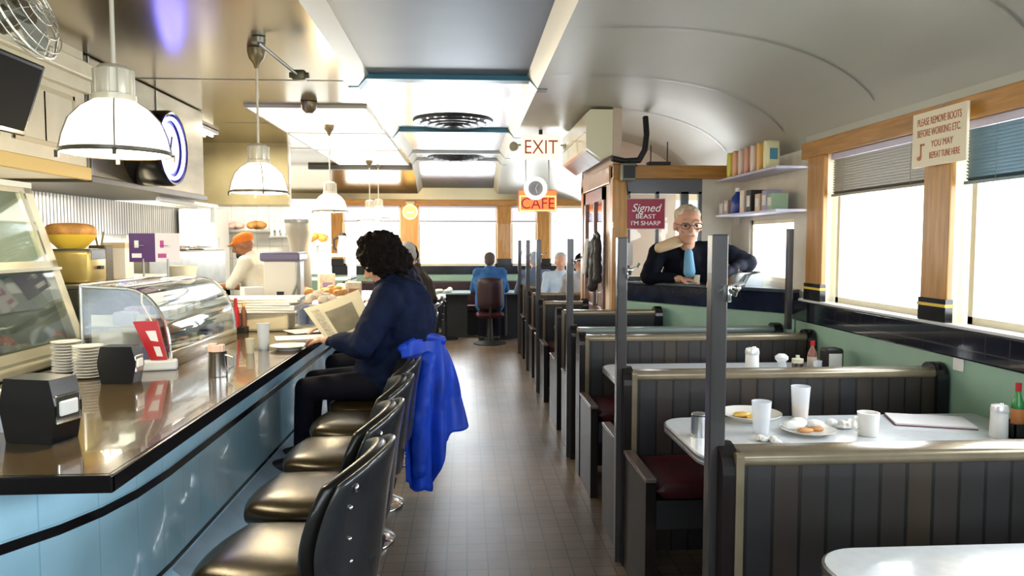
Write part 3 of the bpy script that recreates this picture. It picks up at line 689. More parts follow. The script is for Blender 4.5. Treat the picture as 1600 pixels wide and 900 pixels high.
# hood
hd = thing('range_hood', 'large stainless steel range hood box over the kitchen line', 'hood', (0, 0, 0))
MB().box(XL + .02, -2.4, 4.90, 6.98, 1.97, 2.735, .01).build('hood_body', mat('smoky hood steel', (.24, .21, .155), .42, .9, noise=.15, nscale=3, stretch=(1, 1, 4)), hd)
MB().box(XL + .02, -2.38, 4.89, 7.0, 1.93, 1.972, .004).build('dark_lip', mat('dark hood lip', (.05, .04, .03), .4), hd)
MB().box(-2.398, -2.392, 5.95, 5.96, 1.98, 2.73).box(-2.398, -2.392, 4.915, 4.93, 1.98, 2.73).build('seam', STEELD, hd)
pr_ = MB().tube([(-2.5, 6.2, 1.90), (-2.5, 7.6, 1.90)], .022).tube([(-2.5, 7.5, 1.9), (-2.5, 7.5, 1.74)], .03).build('hood_pipe', mat('pale painted pipe', (.6, .65, .68), .35), hd, True)
# kitchen ceiling light: fluorescent troffers that light the kitchen
TUBE = mat('lit fluorescent tube', (1, 1, 1), .5, emit=(1, .97, .86), estr=9)
for k, (x, y) in enumerate([(-2.75, 7.6), (-2.75, 3.6)]):
    zz = 2.70 if k == 0 else 1.93
    t = thing('fluorescent_light', ['white fluorescent light over the cook', 'fluorescent light under the cream soffit above the tall glass case'][k], 'light', (x, y, zz), 0, 'kitchen fluorescent lights')
    MB().box(-.1, .1, -.6, .6, 0, .035, .005).build('housing', WHITE, t)
    MB().cone((-.04, -.56, -.015), (-.04, .56, -.015), .014).cone((.04, -.56, -.015), (.04, .56, -.015), .014).build('tubes', TUBE, t, True)
    area('kitchen_light', (x, y, zz - .05), (.1, 0, -1), .2, 1.1, 60 if k == 0 else 36, (1, .93, .74))
area('hood_light', (-2.85, 5.7, 1.91), (0, 0, -1), .4, 1.4, 34, (1, .9, .68))

# neon clock on the hood
ck = thing('neon_clock', 'round black drum clock with glowing blue neon ring on the steel hood', 'clock', (-2.4, 5.62, 2.235))
RX = Matrix.Rotation(PI / 2, 4, 'Y')
MB().lathe([(0, 0), (.265, 0), (.275, .02), (.275, .24), (.262, .26), (.25, .255), (.25, .22), (0, .22)], (0, 0, 0), 40, m=RX).build('drum', BLACK, ck, True)
MB().lathe([(0, .222), (.185, .222), (.185, .224)], (0, 0, 0), 40, m=RX).build('dial', mat('pale lit dial', (.55, .55, .7), .4, emit=(.6, .6, 1), estr=.8), ck)
NB = mat('blue neon', (.3, .3, 1), .4, emit=(.14, .14, 1), estr=14)
nb = MB()
nb.tube([(.245, .218 * math.cos(2 * PI * i / 40), .218 * math.sin(2 * PI * i / 40)) for i in range(41)], .014)
nb.build('neon_ring', NB, ck, True)
MB().tube([(.232, 0, 0), (.232, .03, .09)], .005).tube([(.232, 0, 0), (.232, -.07, -.03)], .005).build('hands', BLACK, ck, True)
plt = bpy.data.lights.new('neon_glow', 'POINT'); plt.energy = 1; plt.color = (.15, .15, 1); plt.shadow_soft_size = .2
po = bpy.data.objects.new('neon_glow', plt); COL.objects.link(po); po.location = (-2.0, 5.62, 2.235)

# ================================================================== KITCHEN
FLUTE = brick_mat('fluted steel', (.30, .30, .30), (.4, .4, .4), (.06, .06, .06), .05, 4, ('Y', 'Z'), .35, .01, .1, 0, .9, 1)
struct('trim_73', MB().box(XL, XL + .03, 2.2, 9.1, 1.62, 1.93), FLUTE)
struct('trim_74', MB().box(XL, -2.15, 9.14, 9.2, 2.0, 2.74), mat('tan steel panel', (.30, .25, .14), .4, .7, noise=.15, nscale=3))
bc = thing('back_counter', 'stainless steel work counter along the tiled kitchen wall', 'counter')
MB().box(XL + .004, -2.65, 4.3, 9.1, .86, .9, .008).build('worktop', STEEL, bc); MB().box(XL + .004, -2.67, 4.3, 9.1, .08, .86).build('cabinet', STEELD, bc)
gr = thing('griddle', 'dark grey steel griddle back with tall splash guard left of the cook', 'griddle', (0, 0, 0))
MB().box(XL + .05, -2.66, 6.1, 8.0, .9, 1.12, .01).build('griddle_body', STEELD, gr); MB().box(XL + .05, XL + .7, 6.1, 8.0, 1.12, 1.47, .01).build('splash_guard', mat('greasy steel', (.16, .155, .13), .35, .7, noise=.2), gr)
for k, (x, y, r, h, lb, m) in enumerate([(-2.72, 6.35, .10, .14, 'tan stock pot standing on the griddle guard, left one', CREAM), (-2.75, 7.05, .16, .045, 'pale pile of pans on the griddle guard, middle', STEEL), (-2.75, 7.6, .12, .04, 'pale pan on the griddle guard nearest the cook', STEEL)]):
    t = thing('cooking_pot', lb, 'pot', (x, y, 1.471))
    lathe_obj('pot', [(0, 0), (r * .9, 0), (r, .01), (r, h), (r + .012, h), (r - .004, h), (r - .006, .012), (0, .01)], m, t); MB().tube([(r, 0, h * .7), (r + .05, 0, h * .7), (r + .05, .05, h * .7), (r, .05, h * .7)], .006).build('handle', STEELD, t, True)
# steel prep station behind the glass case
ps = thing('prep_station', 'steel prep station whose shelf carries cards and bread', 'station')
MB().box(-2.62, -2.12, 4.3, 5.75, 1.28, 1.31, .006).build('shelf', STEEL, ps)
MB().box(-2.60, -2.56, 4.3, 5.73, .9, 1.28).box(-2.60, -2.14, 5.70, 5.74, 0, 1.28).box(-2.6, -2.14, 4.3, 4.34, 0, 1.28).box(-2.6, -2.14, 4.3, 5.7, .5, .92).build('body', mat('greasy steel', (.2, .2, .2)), ps)
PZ = 1.311
def onp(px, Y): p = P(px, 400, Y=Y); return Vector((p.x, Y, PZ))
t = thing('toaster', 'dark topped yellowish toaster under the bread bowl', 'toaster', onp(118, 4.45))
MB().box(-.13, .13, -.1, .1, .0, .19, .02, 3).build('body', mat('yellowed metal', (.45, .33, .10), .3, .5), t, True); MB().box(-.131, .131, -.09, .09, .13, .20, .01).build('top', mat('dark toaster top', (.06, .06, .05), .3), t)
MB().box(.13, .15, -.02, .02, .08, .10).build('lever', BLACKM, t)
t = thing('bread_bowl', 'golden brown round loaf in a yellow bowl on the toaster', 'bowl', onp(112, 4.45) + Vector((0, 0, .201)))
lathe_obj('bowl', [(0, 0), (.07, 0), (.12, .05), (.135, .08), (.125, .08), (.11, .05), (0, .015)], YEL, t); MB().pad(lambda u, v, tt: Vector((u * .13, v * .1, .10 + tt * .05)), 10, .6, 3).build('loaf', BREAD, t, True)
o = MB().pad(lambda u, v, tt: Vector((u * .10, v * .08, .035 + tt * .035)), 8, .6, 3).build('bread_loaf', mat('pale dough', (.75, .62, .35), .6, noise=.1), None, True, onp(150, 4.9)); tag(o, 'pale yellow loaf at the right of the bread bowl', 'bread')
t = thing('utensil_caddy', 'tall dark brown mesh caddy between toaster and white box', 'caddy', onp(158, 4.6))
MB().box(-.05, .05, -.05, .05, 0, .22, .008).build('caddy', mat('dark brown mesh', (.06, .05, .03), .5, noise=.4, nscale=60), t); MB().tube([(0, 0, .2), (.02, 0, .30)], .006).tube([(-.02, .01, .2), (-.03, 0, .28)], .006).build('utensils', mat('olive handles', (.2, .2, .08), .5), t)
t = thing('white_box', 'white carton standing left of the purple card', 'box', onp(185, 4.95)); MB().box(-.07, .07, -.06, .06, 0, .23, .003).build('carton', PAPER, t); MB().box(-.072, .072, -.062, .062, .2, .235, .002).build('lid', mat('tan carton lid', (.6, .48, .28), .6), t)
def card(label, loc, m, m2, h=.17, w=.16, rz=0, z0=.12):
    t = thing('menu_card', label, 'card', loc, rz, 'menu cards on stalks')
    MB().lathe([(0, 0), (.08, 0), (.08, .01), (.02, .02), (0, .02)]).cone((0, 0, .01), (0, 0, z0 + .02), .006).build('stand', STEELD, t, True)
    MB().box(-w / 2, w / 2, -.003, .003, z0, z0 + h, .001).build('card', m, t)
    MB().lathe([(0, -.0045), (.025, -.0045), (.025, -.003)], (-.02, 0, z0 + h * .6), 16, m=Matrix.Rotation(0, 4, 'X')).box(-w * .4, -w * .05, -.0045, -.003, z0 + h * .15, z0 + h * .3).box(-w * .3, -w * .15, -.0045, -.003, z0 + h * .5, z0 + h * .75).build('print', m2, t)
    return t
card('purple card with white print on a stalk behind the curved glass case', onp(232, 4.5) + Vector((-.03, 0, 0)), PURPLE, WHITE)
card('white card with a purple and pink print right of the purple card', onp(262, 4.45), mat('white pink card', (.8, .72, .74), .5), mat('pink purple print', (.45, .05, .25), .5), .17, .13, .3, .12)
t = thing('food_tub', 'clear tub with orange contents right of the card stalks', 'tub', onp(285, 4.75)); lathe_obj('tub', [(0, 0), (.07, 0), (.09, .09), (.086, .09), (.066, .006), (0, .006)], mat('milky plastic', (.75, .72, .6), .35, trans=.3), t); lathe_obj('contents', [(0, .008), (.066, .008), (.075, .05), (0, .055)], mat('orange food', (.75, .3, .03), .5), t)

# tall slanted glass case at far left
gc = thing('slanted_display_case', 'tall refrigerated display case with slanted glass front at the left edge', 'display case')
A0, A1 = 2.3, 4.19; bx, bz, tx, tz = -2.10, .98, -2.37, 1.86
def sl(z): return bx + (tx - bx) * (z - bz) / (tz - bz)
PALE = mat('pale yellow steel frame', (.62, .58, .42), .28, .5)
def slbar(b, y0, y1, z0, z1, th=.03):
    b.prism([(sl(z0), z0), (sl(z1), z1), (sl(z1) - th, z1), (sl(z0) - th, z0)], 1, y0, y1)
f = MB(); slbar(f, A0, A1, .98, 1.03, .05); slbar(f, A0, A1, 1.40, 1.45, .035); slbar(f, A0, A1, 1.81, 1.86, .05)
slbar(f, A1 - .07, A1, .98, 1.86, .05); slbar(f, A0, A0 + .05, .98, 1.86, .05); slbar(f, 3.3, 3.33, 1.03, 1.42, .03)
slbar(f, A1 - .12, A1 - .09, 1.45, 1.82, .02)
f.build('frame', PALE, gc)
g = MB(); slbar(g, A0 + .05, A1 - .07, 1.03, 1.81, .006); g.build('front_glass', GLASSD, gc)
MB().prism([(sl(.98) - .02, .98), (sl(1.84) - .02, 1.86), (-2.95, 1.86), (-2.95, .98)], 1, A1 - .03, A1 - .01).build('end_panel', mat('milky side glass', (.4, .42, .36), .2, .2), gc)
MB().box(-2.95, -2.36, A0, A1, 1.84, 1.87).box(-2.95, -2.93, A0, A1, .98, 1.86).box(-2.95, bx, A0, A1, .96, .985).box(-2.93, -2.2, A0, A1 - .03, 1.40, 1.415).build('cabinet_shell', mat('case interior steel', (.45, .45, .38), .3, .6), gc)
MB().box(-2.95, bx + .03, A0 - .02, A1 + .03, .925, .97, .01).build('sill', PALE, gc)
MB().box(-2.93, bx - .02, A0, A1, 0, .925).build('base', mat('dark case base', (.03, .03, .03), .4), gc)
MB().cone((-2.5, A0 + .2, 1.815), (-2.5, A1 - .2, 1.815), .012).build('case_tube', mat('lit case tube', (1, 1, 1), .5, emit=(1, .95, .75), estr=5), gc, True)
area('case_light', (-2.5, 3.2, 1.79), (0, 0, -1), .1, 1.2, 12, (1, .95, .75))
FOODS = [('green salad bowl on the upper shelf of the slanted case', mat('salad green', (.22, .32, .08), .6, noise=.4, nscale=40), -2.6, 3.5, 1.416, .17), ('pale cream bowl on the upper shelf of the slanted case', mat('cream food', (.75, .7, .45), .5, noise=.2), -2.6, 3.05, 1.416, .15),
         ('white melon coloured dish low in the slanted case', mat('cream food', (.7, .7, .5)), -2.5, 3.05, .99, .13), ('bowl of red fruit low in the slanted case', mat('red fruit', (.5, .06, .04), .4, noise=.3, nscale=30), -2.35, 3.62, .99, .10), ('pink dessert low in the slanted case near the right frame', mat('pink food', (.7, .25, .2), .4, noise=.3, nscale=30), -2.35, 3.88, .99, .08)]
for lb, m, x, y, z, r in FOODS:
    t = thing('food_bowl', lb, 'bowl', (x, y, z), 0, 'bowls in the slanted case')
    lathe_obj('bowl', [(0, 0), (r * .5, 0), (r, r * .5), (r * .97, r * .5), (r * .5, .01), (0, .01)], CERAM, t)
    b = MB(); random.seed(int(y * 100))
    for k in range(9): b.ball((random.uniform(-.55, .55) * r, random.uniform(-.55, .55) * r, r * .5 + random.uniform(0, .03)), r * .33, 8)
    b.build('food', m, t, True)

# curved glass counter case
cc = thing('curved_glass_case', 'low counter top pastry case with curved glass front', 'display case', (-1.475, 3.74, .922))
LN = 1.04
prof = []
for k in range(13):
    a = PI / 2 * k / 12; prof.append((-.24 + .24 * max(0, math.cos(a)) ** .8, .08 + .32 * math.sin(a)))
outer = [(0, 0)] + prof + [(-.42, .41)]
g = MB()
V = [[g.bm.verts.new((x, y, z)) for (x, z) in outer[1:]] for y in (.015, LN - .015)]
V2 = [[g.bm.verts.new((x - .004, y, z - .004)) for (x, z) in outer[1:]] for y in (.015, LN - .015)]
for Q in (V, V2):
    for i in range(len(Q[0]) - 1): g.bm.faces.new((Q[0][i], Q[0][i + 1], Q[1][i + 1], Q[1][i]))
g.build('curved_glass', GLASSD, cc, True)
b = MB()
for y in (0, LN): b.tube([(x, y, z) for x, z in outer], .009, 6)
b.tube([(-.42, 0, .415), (-.42, LN, .415)], .008, 8); b.tube([(-.24, 0, .41), (-.24, LN, .41)], .014, 6); b.box(-.02, .012, 0, LN, 0, .08, .006)
b.tube([(-.42, 0, 0), (-.42, 0, .41)], .009, 6).tube([(-.42, LN, 0), (-.42, LN, .41)], .009, 6)
b.build('chrome_frame', mat('satin chrome', (.7, .68, .62), .25, 1), cc, True)
MB().box(-.43, .0, 0, LN, 0, .02).box(-.41, -.05, .02, LN - .02, .20, .206).build('shelf', STEEL, cc)
MB().prism(outer + [(-.42, 0)], 1, .0, .005).build('end_glass', GLASSW, cc); MB().prism(outer + [(-.42, 0)], 1, LN - .005, LN).build('end_glass', GLASSW, cc)
random.seed(3)
PC = [(.75, .7, .62), (.2, .32, .7), (.55, .6, .2), (.7, .55, .3), (.6, .6, .66), (.45, .3, .5)]
for k in range(16):
    y = .08 + (k % 8) * .123; z = .021 if k < 8 else .207; cI = PC[random.randrange(6)]
    o = MB().box(-.05, .05, -.045, .045, 0, random.uniform(.05, .09), .012, 3).build('wrapped_snack', mat('snack wrap %d' % PC.index(cI), cI, .3), None, True, (-1.475 - (.13 if k < 8 else .24), 3.74 + y, .922 + z))
    tag(o, 'small wrapped snack in the curved glass case, %s shelf' % ('bottom' if k < 8 else 'upper'), 'snack', 'wrapped snacks in the curved case, %s shelf' % ('bottom' if k < 8 else 'upper'))

# things on the counter
CZ = .9225
def onc(px, py): return P(px, py, Z=CZ)
def plates(label, loc, r, n, rz=0):
    for k in range(n):
        o = MB().lathe([(0, 0), (r * .6, 0), (r, .010), (r, .013), (r * .62, .005), (0, .004)], (0, 0, 0), 24).build('saucer', CERAM, None, True, loc + Vector((random.uniform(-.002, .002), random.uniform(-.002, .002), k * .0138)))
        pos = ['bottom', 'second', 'third', 'fourth', 'fifth', 'sixth', 'seventh', 'eighth', 'ninth', 'tenth', 'eleventh'][k]
        tag(o, '%s saucer from the bottom of the %s' % (pos, label) if k else 'lowest saucer of the %s' % label, 'saucer', 'stacked saucers')
plates('stack beside the black napkin dispenser', onc(139, 590), .066, 11); plates('stack behind, further left', onc(100, 583) + Vector((0, .03, 0)), .066, 11)
def dispenser(label, loc, s, rz):
    t = thing('napkin_dispenser', label, 'napkin dispenser', loc, rz, 'napkin dispensers on the counter')
    w, h = .082 * s, .165 * s
    MB().prism([(-w * .82, 0), (w * .82, 0), (w, h * .45), (w, h * .6), (w * .82, h), (-w * .82, h), (-w, h * .6), (-w, h * .45)], 1, -.045 * s, .045 * s).build('housing', BLACK, t)
    MB().box(w * .8, w * 1.01, -.04 * s, .04 * s, h * .3, h * .75, .004).build('chrome_face', CHROME, t)
    MB().box(w * .82, w * 1.06, -.03 * s, .03 * s, h * .42, h * .66, .006).build('napkins', PAPER, t)
    return t
dispenser('black faceted napkin dispenser in front of the red cup card', onc(190, 597), 1.0, 0)
dispenser('large black napkin dispenser near the left edge, chrome face with white napkin', onc(58, 690) + Vector((0, .03, 0)), 1.22, -.25)
t = thing('straw_jar', 'glass jar with steel lid at the very left edge of the counter', 'jar', onc(14, 672))
lathe_obj('jar', [(0, 0), (.035, 0), (.038, .01), (.036, .10), (.03, .115), (0, .115)], mat('frosted clear plastic', (.7, .75, .8)), t); lathe_obj('lid', [(.036, .10), (.037, .125), (.02, .14), (0, .142)], STEEL, t)
MB().box(-.039, -.01, -.038, -.034, .02, .08).build('label', mat('red white label', (.6, .2, .18), .5), t)
t = thing('salt_shaker', 'small glass shaker just right of the jar at the left edge', 'shaker', onc(34, 662)); lathe_obj('body', [(0, 0), (.02, 0), (.022, .06), (.018, .07), (0, .07)], mat('frosted clear plastic', (.7, .75, .8)), t); lathe_obj('lid', [(.02, .065), (.021, .08), (0, .095)], CHROME, t)
# cup card in holder, white board
t = thing('cup_card', 'red drink cup with white straw shown on a card in a clear holder', 'card', onc(246, 578), .25)
MB().box(-.09, .09, -.03, .03, 0, .05, .01).build('holder', mat('frosted clear plastic', (.7, .75, .8)), t)
MB().prism([(-.020, .055), (.052, .045), (.032, .24), (-.075, .25)], 1, -.02, .02, Matrix.Rotation(-.10, 4, 'Y')).build('red_cup', REDM, t)
MB().prism([(-.025, .20), (.02, .195), (.025, .14), (-.008, .15)], 1, -.022, -.020, Matrix.Rotation(-.1, 4, 'Y')).prism([(0, .12), (.028, .115), (.036, .065), (.01, .07)], 1, -.022, -.020, Matrix.Rotation(-.1, 4, 'Y')).build('white_print', WHITE, t)
MB().tube([(-.02, 0, .24), (-.06, 0, .33), (-.06, 0, .38)], .004).build('straw', WHITE, t, True)
t = thing('white_board', 'plain cream board standing against the near end of the curved case', 'board', onc(188, 578) + Vector((-.02, .12, 0)), 0)
MB().box(-.17, .15, .0, .006, .015, .26, .001).build('board', mat('cream card', (.78, .74, .58), .6), t); MB().box(-.15, .13, -.02, .03, 0, .015).build('foot', TIN, t)
t = thing('steel_pitcher', 'steel milk pitcher heaped with pink packets on the counter', 'pitcher', onc(341, 588))
lathe_obj('pitcher', [(0, 0), (.042, 0), (.043, .008), (.041, .11), (.044, .12), (.038, .12), (.037, .01), (0, .01)], mat('scuffed steel', (.5, .48, .46), .25, 1), t); MB().tube([(.04, 0, .10), (.066, 0, .09), (.066, 0, .05), (.042, 0, .03)], .005).build('handle', TIN, t, True)
MB().box(-.04, -.005, -.02, .02, .1, .155, .004).box(.0, .03, -.02, .02, .1, .15, .004).box(-.02, .02, -.03, -.012, .1, .148, .004).build('sugar_packets', mat('pale pink packet', (.72, .52, .44), .6), t)
def cup(label, px, py, r, h, m, name='cream_cup', cat='cup', lid=None):
    t = thing(name, label, cat, onc(px, py)); lathe_obj('cup', [(0, 0), (r * .8, 0), (r, h), (r * .92, h), (r * .75, .006), (0, .006)], m, t)
    if lid: lathe_obj('lid', [(r * 1.02, h * .95), (r, h * 1.08), (0, h * 1.12)], lid, t)
    return t
cup('tiny cream coloured cup right of the steel pitcher', 391, 552, .026, .085, CREAM)
cup('tall clear tumbler standing in a saucer near the white papers', 412, 545, .036, .15, mat('frosted clear plastic', (.7, .75, .8)), 'drinking_glass', 'glass')
plate('dark grey plate near the counter edge before the newspaper', onc(452, 545), .11, .02, name='grey_plate')
t = thing('sauce_caddy', 'small dark bottle caddy at the far end of the curved case', 'caddy', onc(374, 520) + Vector((0, 0, 0))); MB().box(-.05, .05, -.05, .05, 0, .04).build('caddy', BLACKM, t)
b0 = onc(374, 520)
sauce('red sauce bottle in the dark caddy beyond the curved case', b0 + Vector((-.02, .0, .041)), REDM, REDM, .2, .022)
sauce('brown sauce bottle in the dark caddy beyond the curved case', b0 + Vector((.03, .01, .041)), mat('brown glass', (.15, .06, .03), .3), YEL, .17, .02)
# white folded bags on a cream stand
t = thing('pastry_stand', 'cream stand stacked with white folded takeaway bags beside the cook', 'stand', onc(412, 515))
MB().box(-.20, .20, -.12, .12, 0, .13, .02).build('stand', mat('cream stand', (.6, .54, .38), .4), t)
b = MB(); random.seed(11)
for k in range(6): b.box(-.27 + random.uniform(-.03, .03), .25 + random.uniform(-.03, .03), -.15, .15, .13 + k * .018, .147 + k * .018, .006, m=Matrix.Rotation(random.uniform(-.08, .08), 4, 'Z'))
b.build('folded_bags', PAPER, t)
for k, (px, py, rz, lb) in enumerate([(470, 528, .3, 'white sheet of paper lying before the newspaper'), (462, 512, -.2, 'cream sheet lying behind the grey plate'), (487, 520, .6, 'white sheet with dark edge lying near the counter edge')]):
    o = MB().box(-.16, .16, -.11, .11, 0, .006, .002).build('paper_sheet', PAPER if k != 1 else CREAM, None, False, onc(px, py) + Vector((0, 0, k * .007))); o.rotation_euler = (0, 0, rz); tag(o, lb, 'paper')
# white cabinet block, urn, pastry stands, baskets
t = thing('white_cabinet', 'white panelled machine with purple-grey lid behind the bags', 'machine', (-1.60, 6.6, CZ))
MB().box(-.14, .14, -.15, .15, 0, .46, .01).build('body', mat('off white enamel', (.75, .72, .62), .35), t); MB().box(-.17, .17, -.17, .17, .46, .54, .02).build('lid', mat('purple grey lid', (.16, .14, .22), .35), t)
MB().tube([(.16, -.16, 0), (.16, -.16, .46)], .014).tube([(.16, -.16, .3), (.06, -.18, .05)], .010).build('leg_bar', STEELD, t, True); MB().box(-.03, .03, -.156, -.15, .1, .2).build('socket', BLACKM, t)
t = thing('coffee_urn', 'grey bowl topped coffee urn above the white machine', 'urn', (-1.66, 7.5, CZ))
lathe_obj('urn', [(0, 0), (.11, 0), (.11, .45), (.09, .55), (.13, .72), (.145, .82), (.14, .83), (0, .80)], mat('grey beige urn', (.38, .36, .30), .4), t); lathe_obj('lid', [(.147, .82), (.147, .85), (.0, .86)], STEELD, t); MB().cone((.11, -.05, .12), (.16, -.08, .12), .012).build('tap', BLACKM, t)
def pile(label, loc, m, n, r, s, name='pastry_pile', cat='pastries', dish=True):
    t = thing(name, label, cat, loc)
    if dish: lathe_obj('cake_stand', [(0, 0), (.07, 0), (.07, .008), (.015, .015), (.015, .08), (s * 1.1, .09), (s * 1.12, .10), (0, .10)], CERAM, t)
    z0 = .105 if dish else 0
    random.seed(int(abs(loc[1]) * 77)); rows = []
    b = MB()
    for k in range(n):
        a = random.uniform(0, 2 * PI); q = s * math.sqrt(random.random()) * .8; b.ball((q * math.cos(a), q * math.sin(a), z0 + r * .7 + (s - q) * .5), (r, r * .8, r * .7), 10)
    b.build('pastries', m, t, True); return t
OR = mat('orange pastry', (.72, .36, .10), .5, noise=.3, nscale=20, bump=.3); WP = mat('iced pastry', (.8, .68, .52), .5, noise=.2, nscale=20)
pile('stand of orange pastries nearest the white machine', (-1.55, 6.95, CZ), OR, 14, .045, .15)
pile('stand of iced pale pastries right of the orange ones', (-1.22, 6.2, CZ), WP, 12, .045, .14)
pile('stand of mixed pastries behind the newspaper', (-1.25, 7.0, CZ), OR, 12, .045, .14)
pile('low pile of white rolls behind the paper sheets', (-1.52, 5.95, CZ), mat('white roll', (.82, .74, .62), .6, noise=.1), 12, .05, .14, dish=False)
pile('basket of orange peppers high above the pastries', (-1.65, 8.35, 1.42), mat('orange pepper', (.8, .28, .05), .4, noise=.3), 12, .055, .14)
t = thing('shelf_tower', 'white two tier shelf holding the pepper basket and coffee pot', 'shelf', (-1.6, 8.5, CZ)); MB().box(-.28, .32, -.25, .2, .46, .495, .004).box(-.28, .32, -.25, .2, .2, .22, .004).build('shelves', WHITE, t); MB().box(-.28, -.25, -.25, .2, 0, .46).box(.29, .32, -.25, .2, 0, .46).build('side', WHITE, t)
t = thing('coffee_pot', 'black and white coffee pot right of the pepper basket', 'coffee pot', (-1.38, 8.4, 1.42)); lathe_obj('pot', [(0, 0), (.06, 0), (.07, .06), (.045, .16), (.05, .2), (0, .2)], CERAM, t); MB().tube([(-.05, 0, .18), (-.1, 0, .16), (-.1, 0, .06), (-.065, 0, .04)], .012).build('handle', BLACKM, t, True); lathe_obj('lid', [(.05, .19), (.03, .23), (0, .235)], BLACKM, t)
for k in range(6):
    tumbler('one of six pale blue tumblers stacked on the counter before the reading woman', (-1.22 + (k % 3) * .08, 5.55 + (k // 3) * .09, CZ), .15, .036, None, 'pale blue tumblers by the reading woman', mat('pale blue tumbler', (.45, .55, .75), .25, trans=.3))
for k, (x, y, h, m, lb) in enumerate([(-1.3, 8.0, .18, 'white', 'white carton at the far end of the counter'), (-1.15, 7.6, .22, 'cream', 'cream box behind the reading woman'), (-1.45, 7.75, .3, 'cream', 'tall cream box beside the coffee urn'), (-1.8, 6.3, .25, 'white', 'white box left of the machine beside the cook'), (-1.35, 5.4, .12, 'cream', 'cream packet on the counter beyond the white bags')]):
    t = thing('food_carton', lb, 'carton', (x, y, CZ), .2 * k); MB().box(-.08, .08, -.06, .06, 0, h, .006).build('carton', PAPER if m == 'white' else WP, t); MB().box(-.05, .05, -.062, -.06, h * .3, h * .7).build('print', mat('brown print', (.5, .22, .12), .6) if k % 2 else mat('lilac print', (.4, .3, .55), .6), t)
# wall shelf in the kitchen with bread and boxes, tall white fridge
o = MB().box(-2.95, -2.2, 8.95, 9.14, 1.66, 1.69, .004).build('wall_shelf', STEELD); tag(o, 'dark edged shelf on the white kitchen cross wall', 'shelf')
pile('brown bread loaves on the kitchen shelf', (-2.5, 9.03, 1.691), BREAD, 8, .06, .09, 'bread_pile', 'bread', False)
pile('pink and white buns on the kitchen shelf left of the brown bread', (-2.75, 9.03, 1.691), mat('pinkish buns', (.72, .45, .38), .6, noise=.3), 8, .05, .08, 'bun_pile', 'buns', False)
t = thing('refrigerator', 'tall white refrigerator left of the cook', 'refrigerator', (-3.0, 8.7, 0)); MB().box(-.2, .2, -.25, .25, .9, 1.92, .02).box(-.2, .2, -.25, .25, .901, 1.0).build('body', WHITE, t); MB().box(.2, .215, -.2, -.17, 1.1, 1.6, .004).build('handle', CHROME, t)
t = thing('blender_row', 'ribbed white rack on the kitchen cross wall above the urn', 'rack', (-2.05, 8.9, 1.62)); 
b = MB()
for k in range(9): b.box(-.26 + k * .065, -.23 + k * .065, 0, .03, 0, .26, .004)
b.build('slats', WHITE, t); MB().box(-.28, .32, 0, .12, -.03, 0, .004).build('shelf', STEELD, t)
MB().box(-.1, -.07, .03, .4, -.02, .0).box(.15, .18, .03, .4, -.02, .0).build('bracket', STEELD, t)

# ================================================================== VESTIBULE AND NOOK
VX = 1.30
struct('trim_80', MB().box(VX, VX + .14, 6.5, 6.62, 0, 2.24, .006), OAK)
struct('trim_81', MB().box(VX, XR + .05, 6.48, 6.6, HEADZ - .01, HEADZ + .11, .008), OAKH)
struct('trim_82', MB().box(VX - .01, VX + .08, 8.1, 8.24, 0, 2.16, .006).box(VX - .01, VX + .08, 6.62, 8.24, 2.08, 2.24, .006), OAK)
struct('wall_vestibule', MB().box(VX, VX + .08, 6.5, 8.24, 2.24, 2.74).box(VX, XR, 8.16, 8.24, 0, 2.74).box(VX + .02, VX + .08, 6.62, 6.9, 0, 2.1), mat('peach plaster', (.62, .48, .36), .5))
dr = bpy.data.objects.new('door_1', None); COL.objects.link(dr); dr['kind'] = 'structure'
MB().box(VX, VX + .045, 6.92, 7.02, .02, 2.07).box(VX, VX + .045, 7.98, 8.08, .02, 2.07).box(VX, VX + .045, 6.92, 8.08, .02, .9).box(VX, VX + .045, 6.92, 8.08, 1.95, 2.07).box(VX, VX + .045, 7.45, 7.5, .9, 1.95).build('door_leaf', mat('red brown door', (.16, .07, .045), .35, noise=.2), dr)
MB().box(VX + .02, VX + .026, 7.02, 7.98, .9, 1.95).build('pane', GLASS, dr); MB().tube([(VX - .04, 7.08, .95), (VX - .04, 7.08, 1.25)], .012).build('door_handle', CHROME, dr, True)
# nook side wall and back window wall
struct('wall_nook', MB().box(XR + .04, XR + .12, 5.0, 6.6, 0, 1.24).box(XR + .04, XR + .12, 5.0, 6.6, 1.73, 2.35).box(XR + .04, XR + .12, 5.0, 5.25, 1.24, 1.73).box(XR + .04, XR + .12, 6.1, 6.6, 1.24, 1.73).box(VX + .14, XR + .05, 6.53, 6.58, 0, 1.2).box(2.12, XR + .05, 6.53, 6.58, 1.2, HEADZ), mat('nook cream wall', (.66, .62, .52), .5, noise=.05))
wd = bpy.data.objects.new('window_10', None); COL.objects.link(wd); wd['kind'] = 'structure'
b = MB(); b.box(VX + .14, 2.12, 6.54, 6.58, 1.98, HEADZ).box(VX + .14, VX + .17, 6.54, 6.58, 1.2, 2).box(1.93, 2.0, 6.54, 6.58, 1.2, 2).box(1.70, 1.73, 6.54, 6.58, 1.2, 2).box(VX + .14, 2.12, 6.54, 6.58, 1.2, 1.24).box(2.09, 2.12, 6.54, 6.58, 1.2, 2)
b.build('window_frame', mat('dark grey frame', (.14, .15, .17), .4), wd); MB().box(VX + .17, 2.09, 6.555, 6.56, 1.24, 1.98).build('pane', GLASS, wd)
window(11, 'x', 5.25, 6.1, 1.24, 1.73, XR + .06, FRAME)
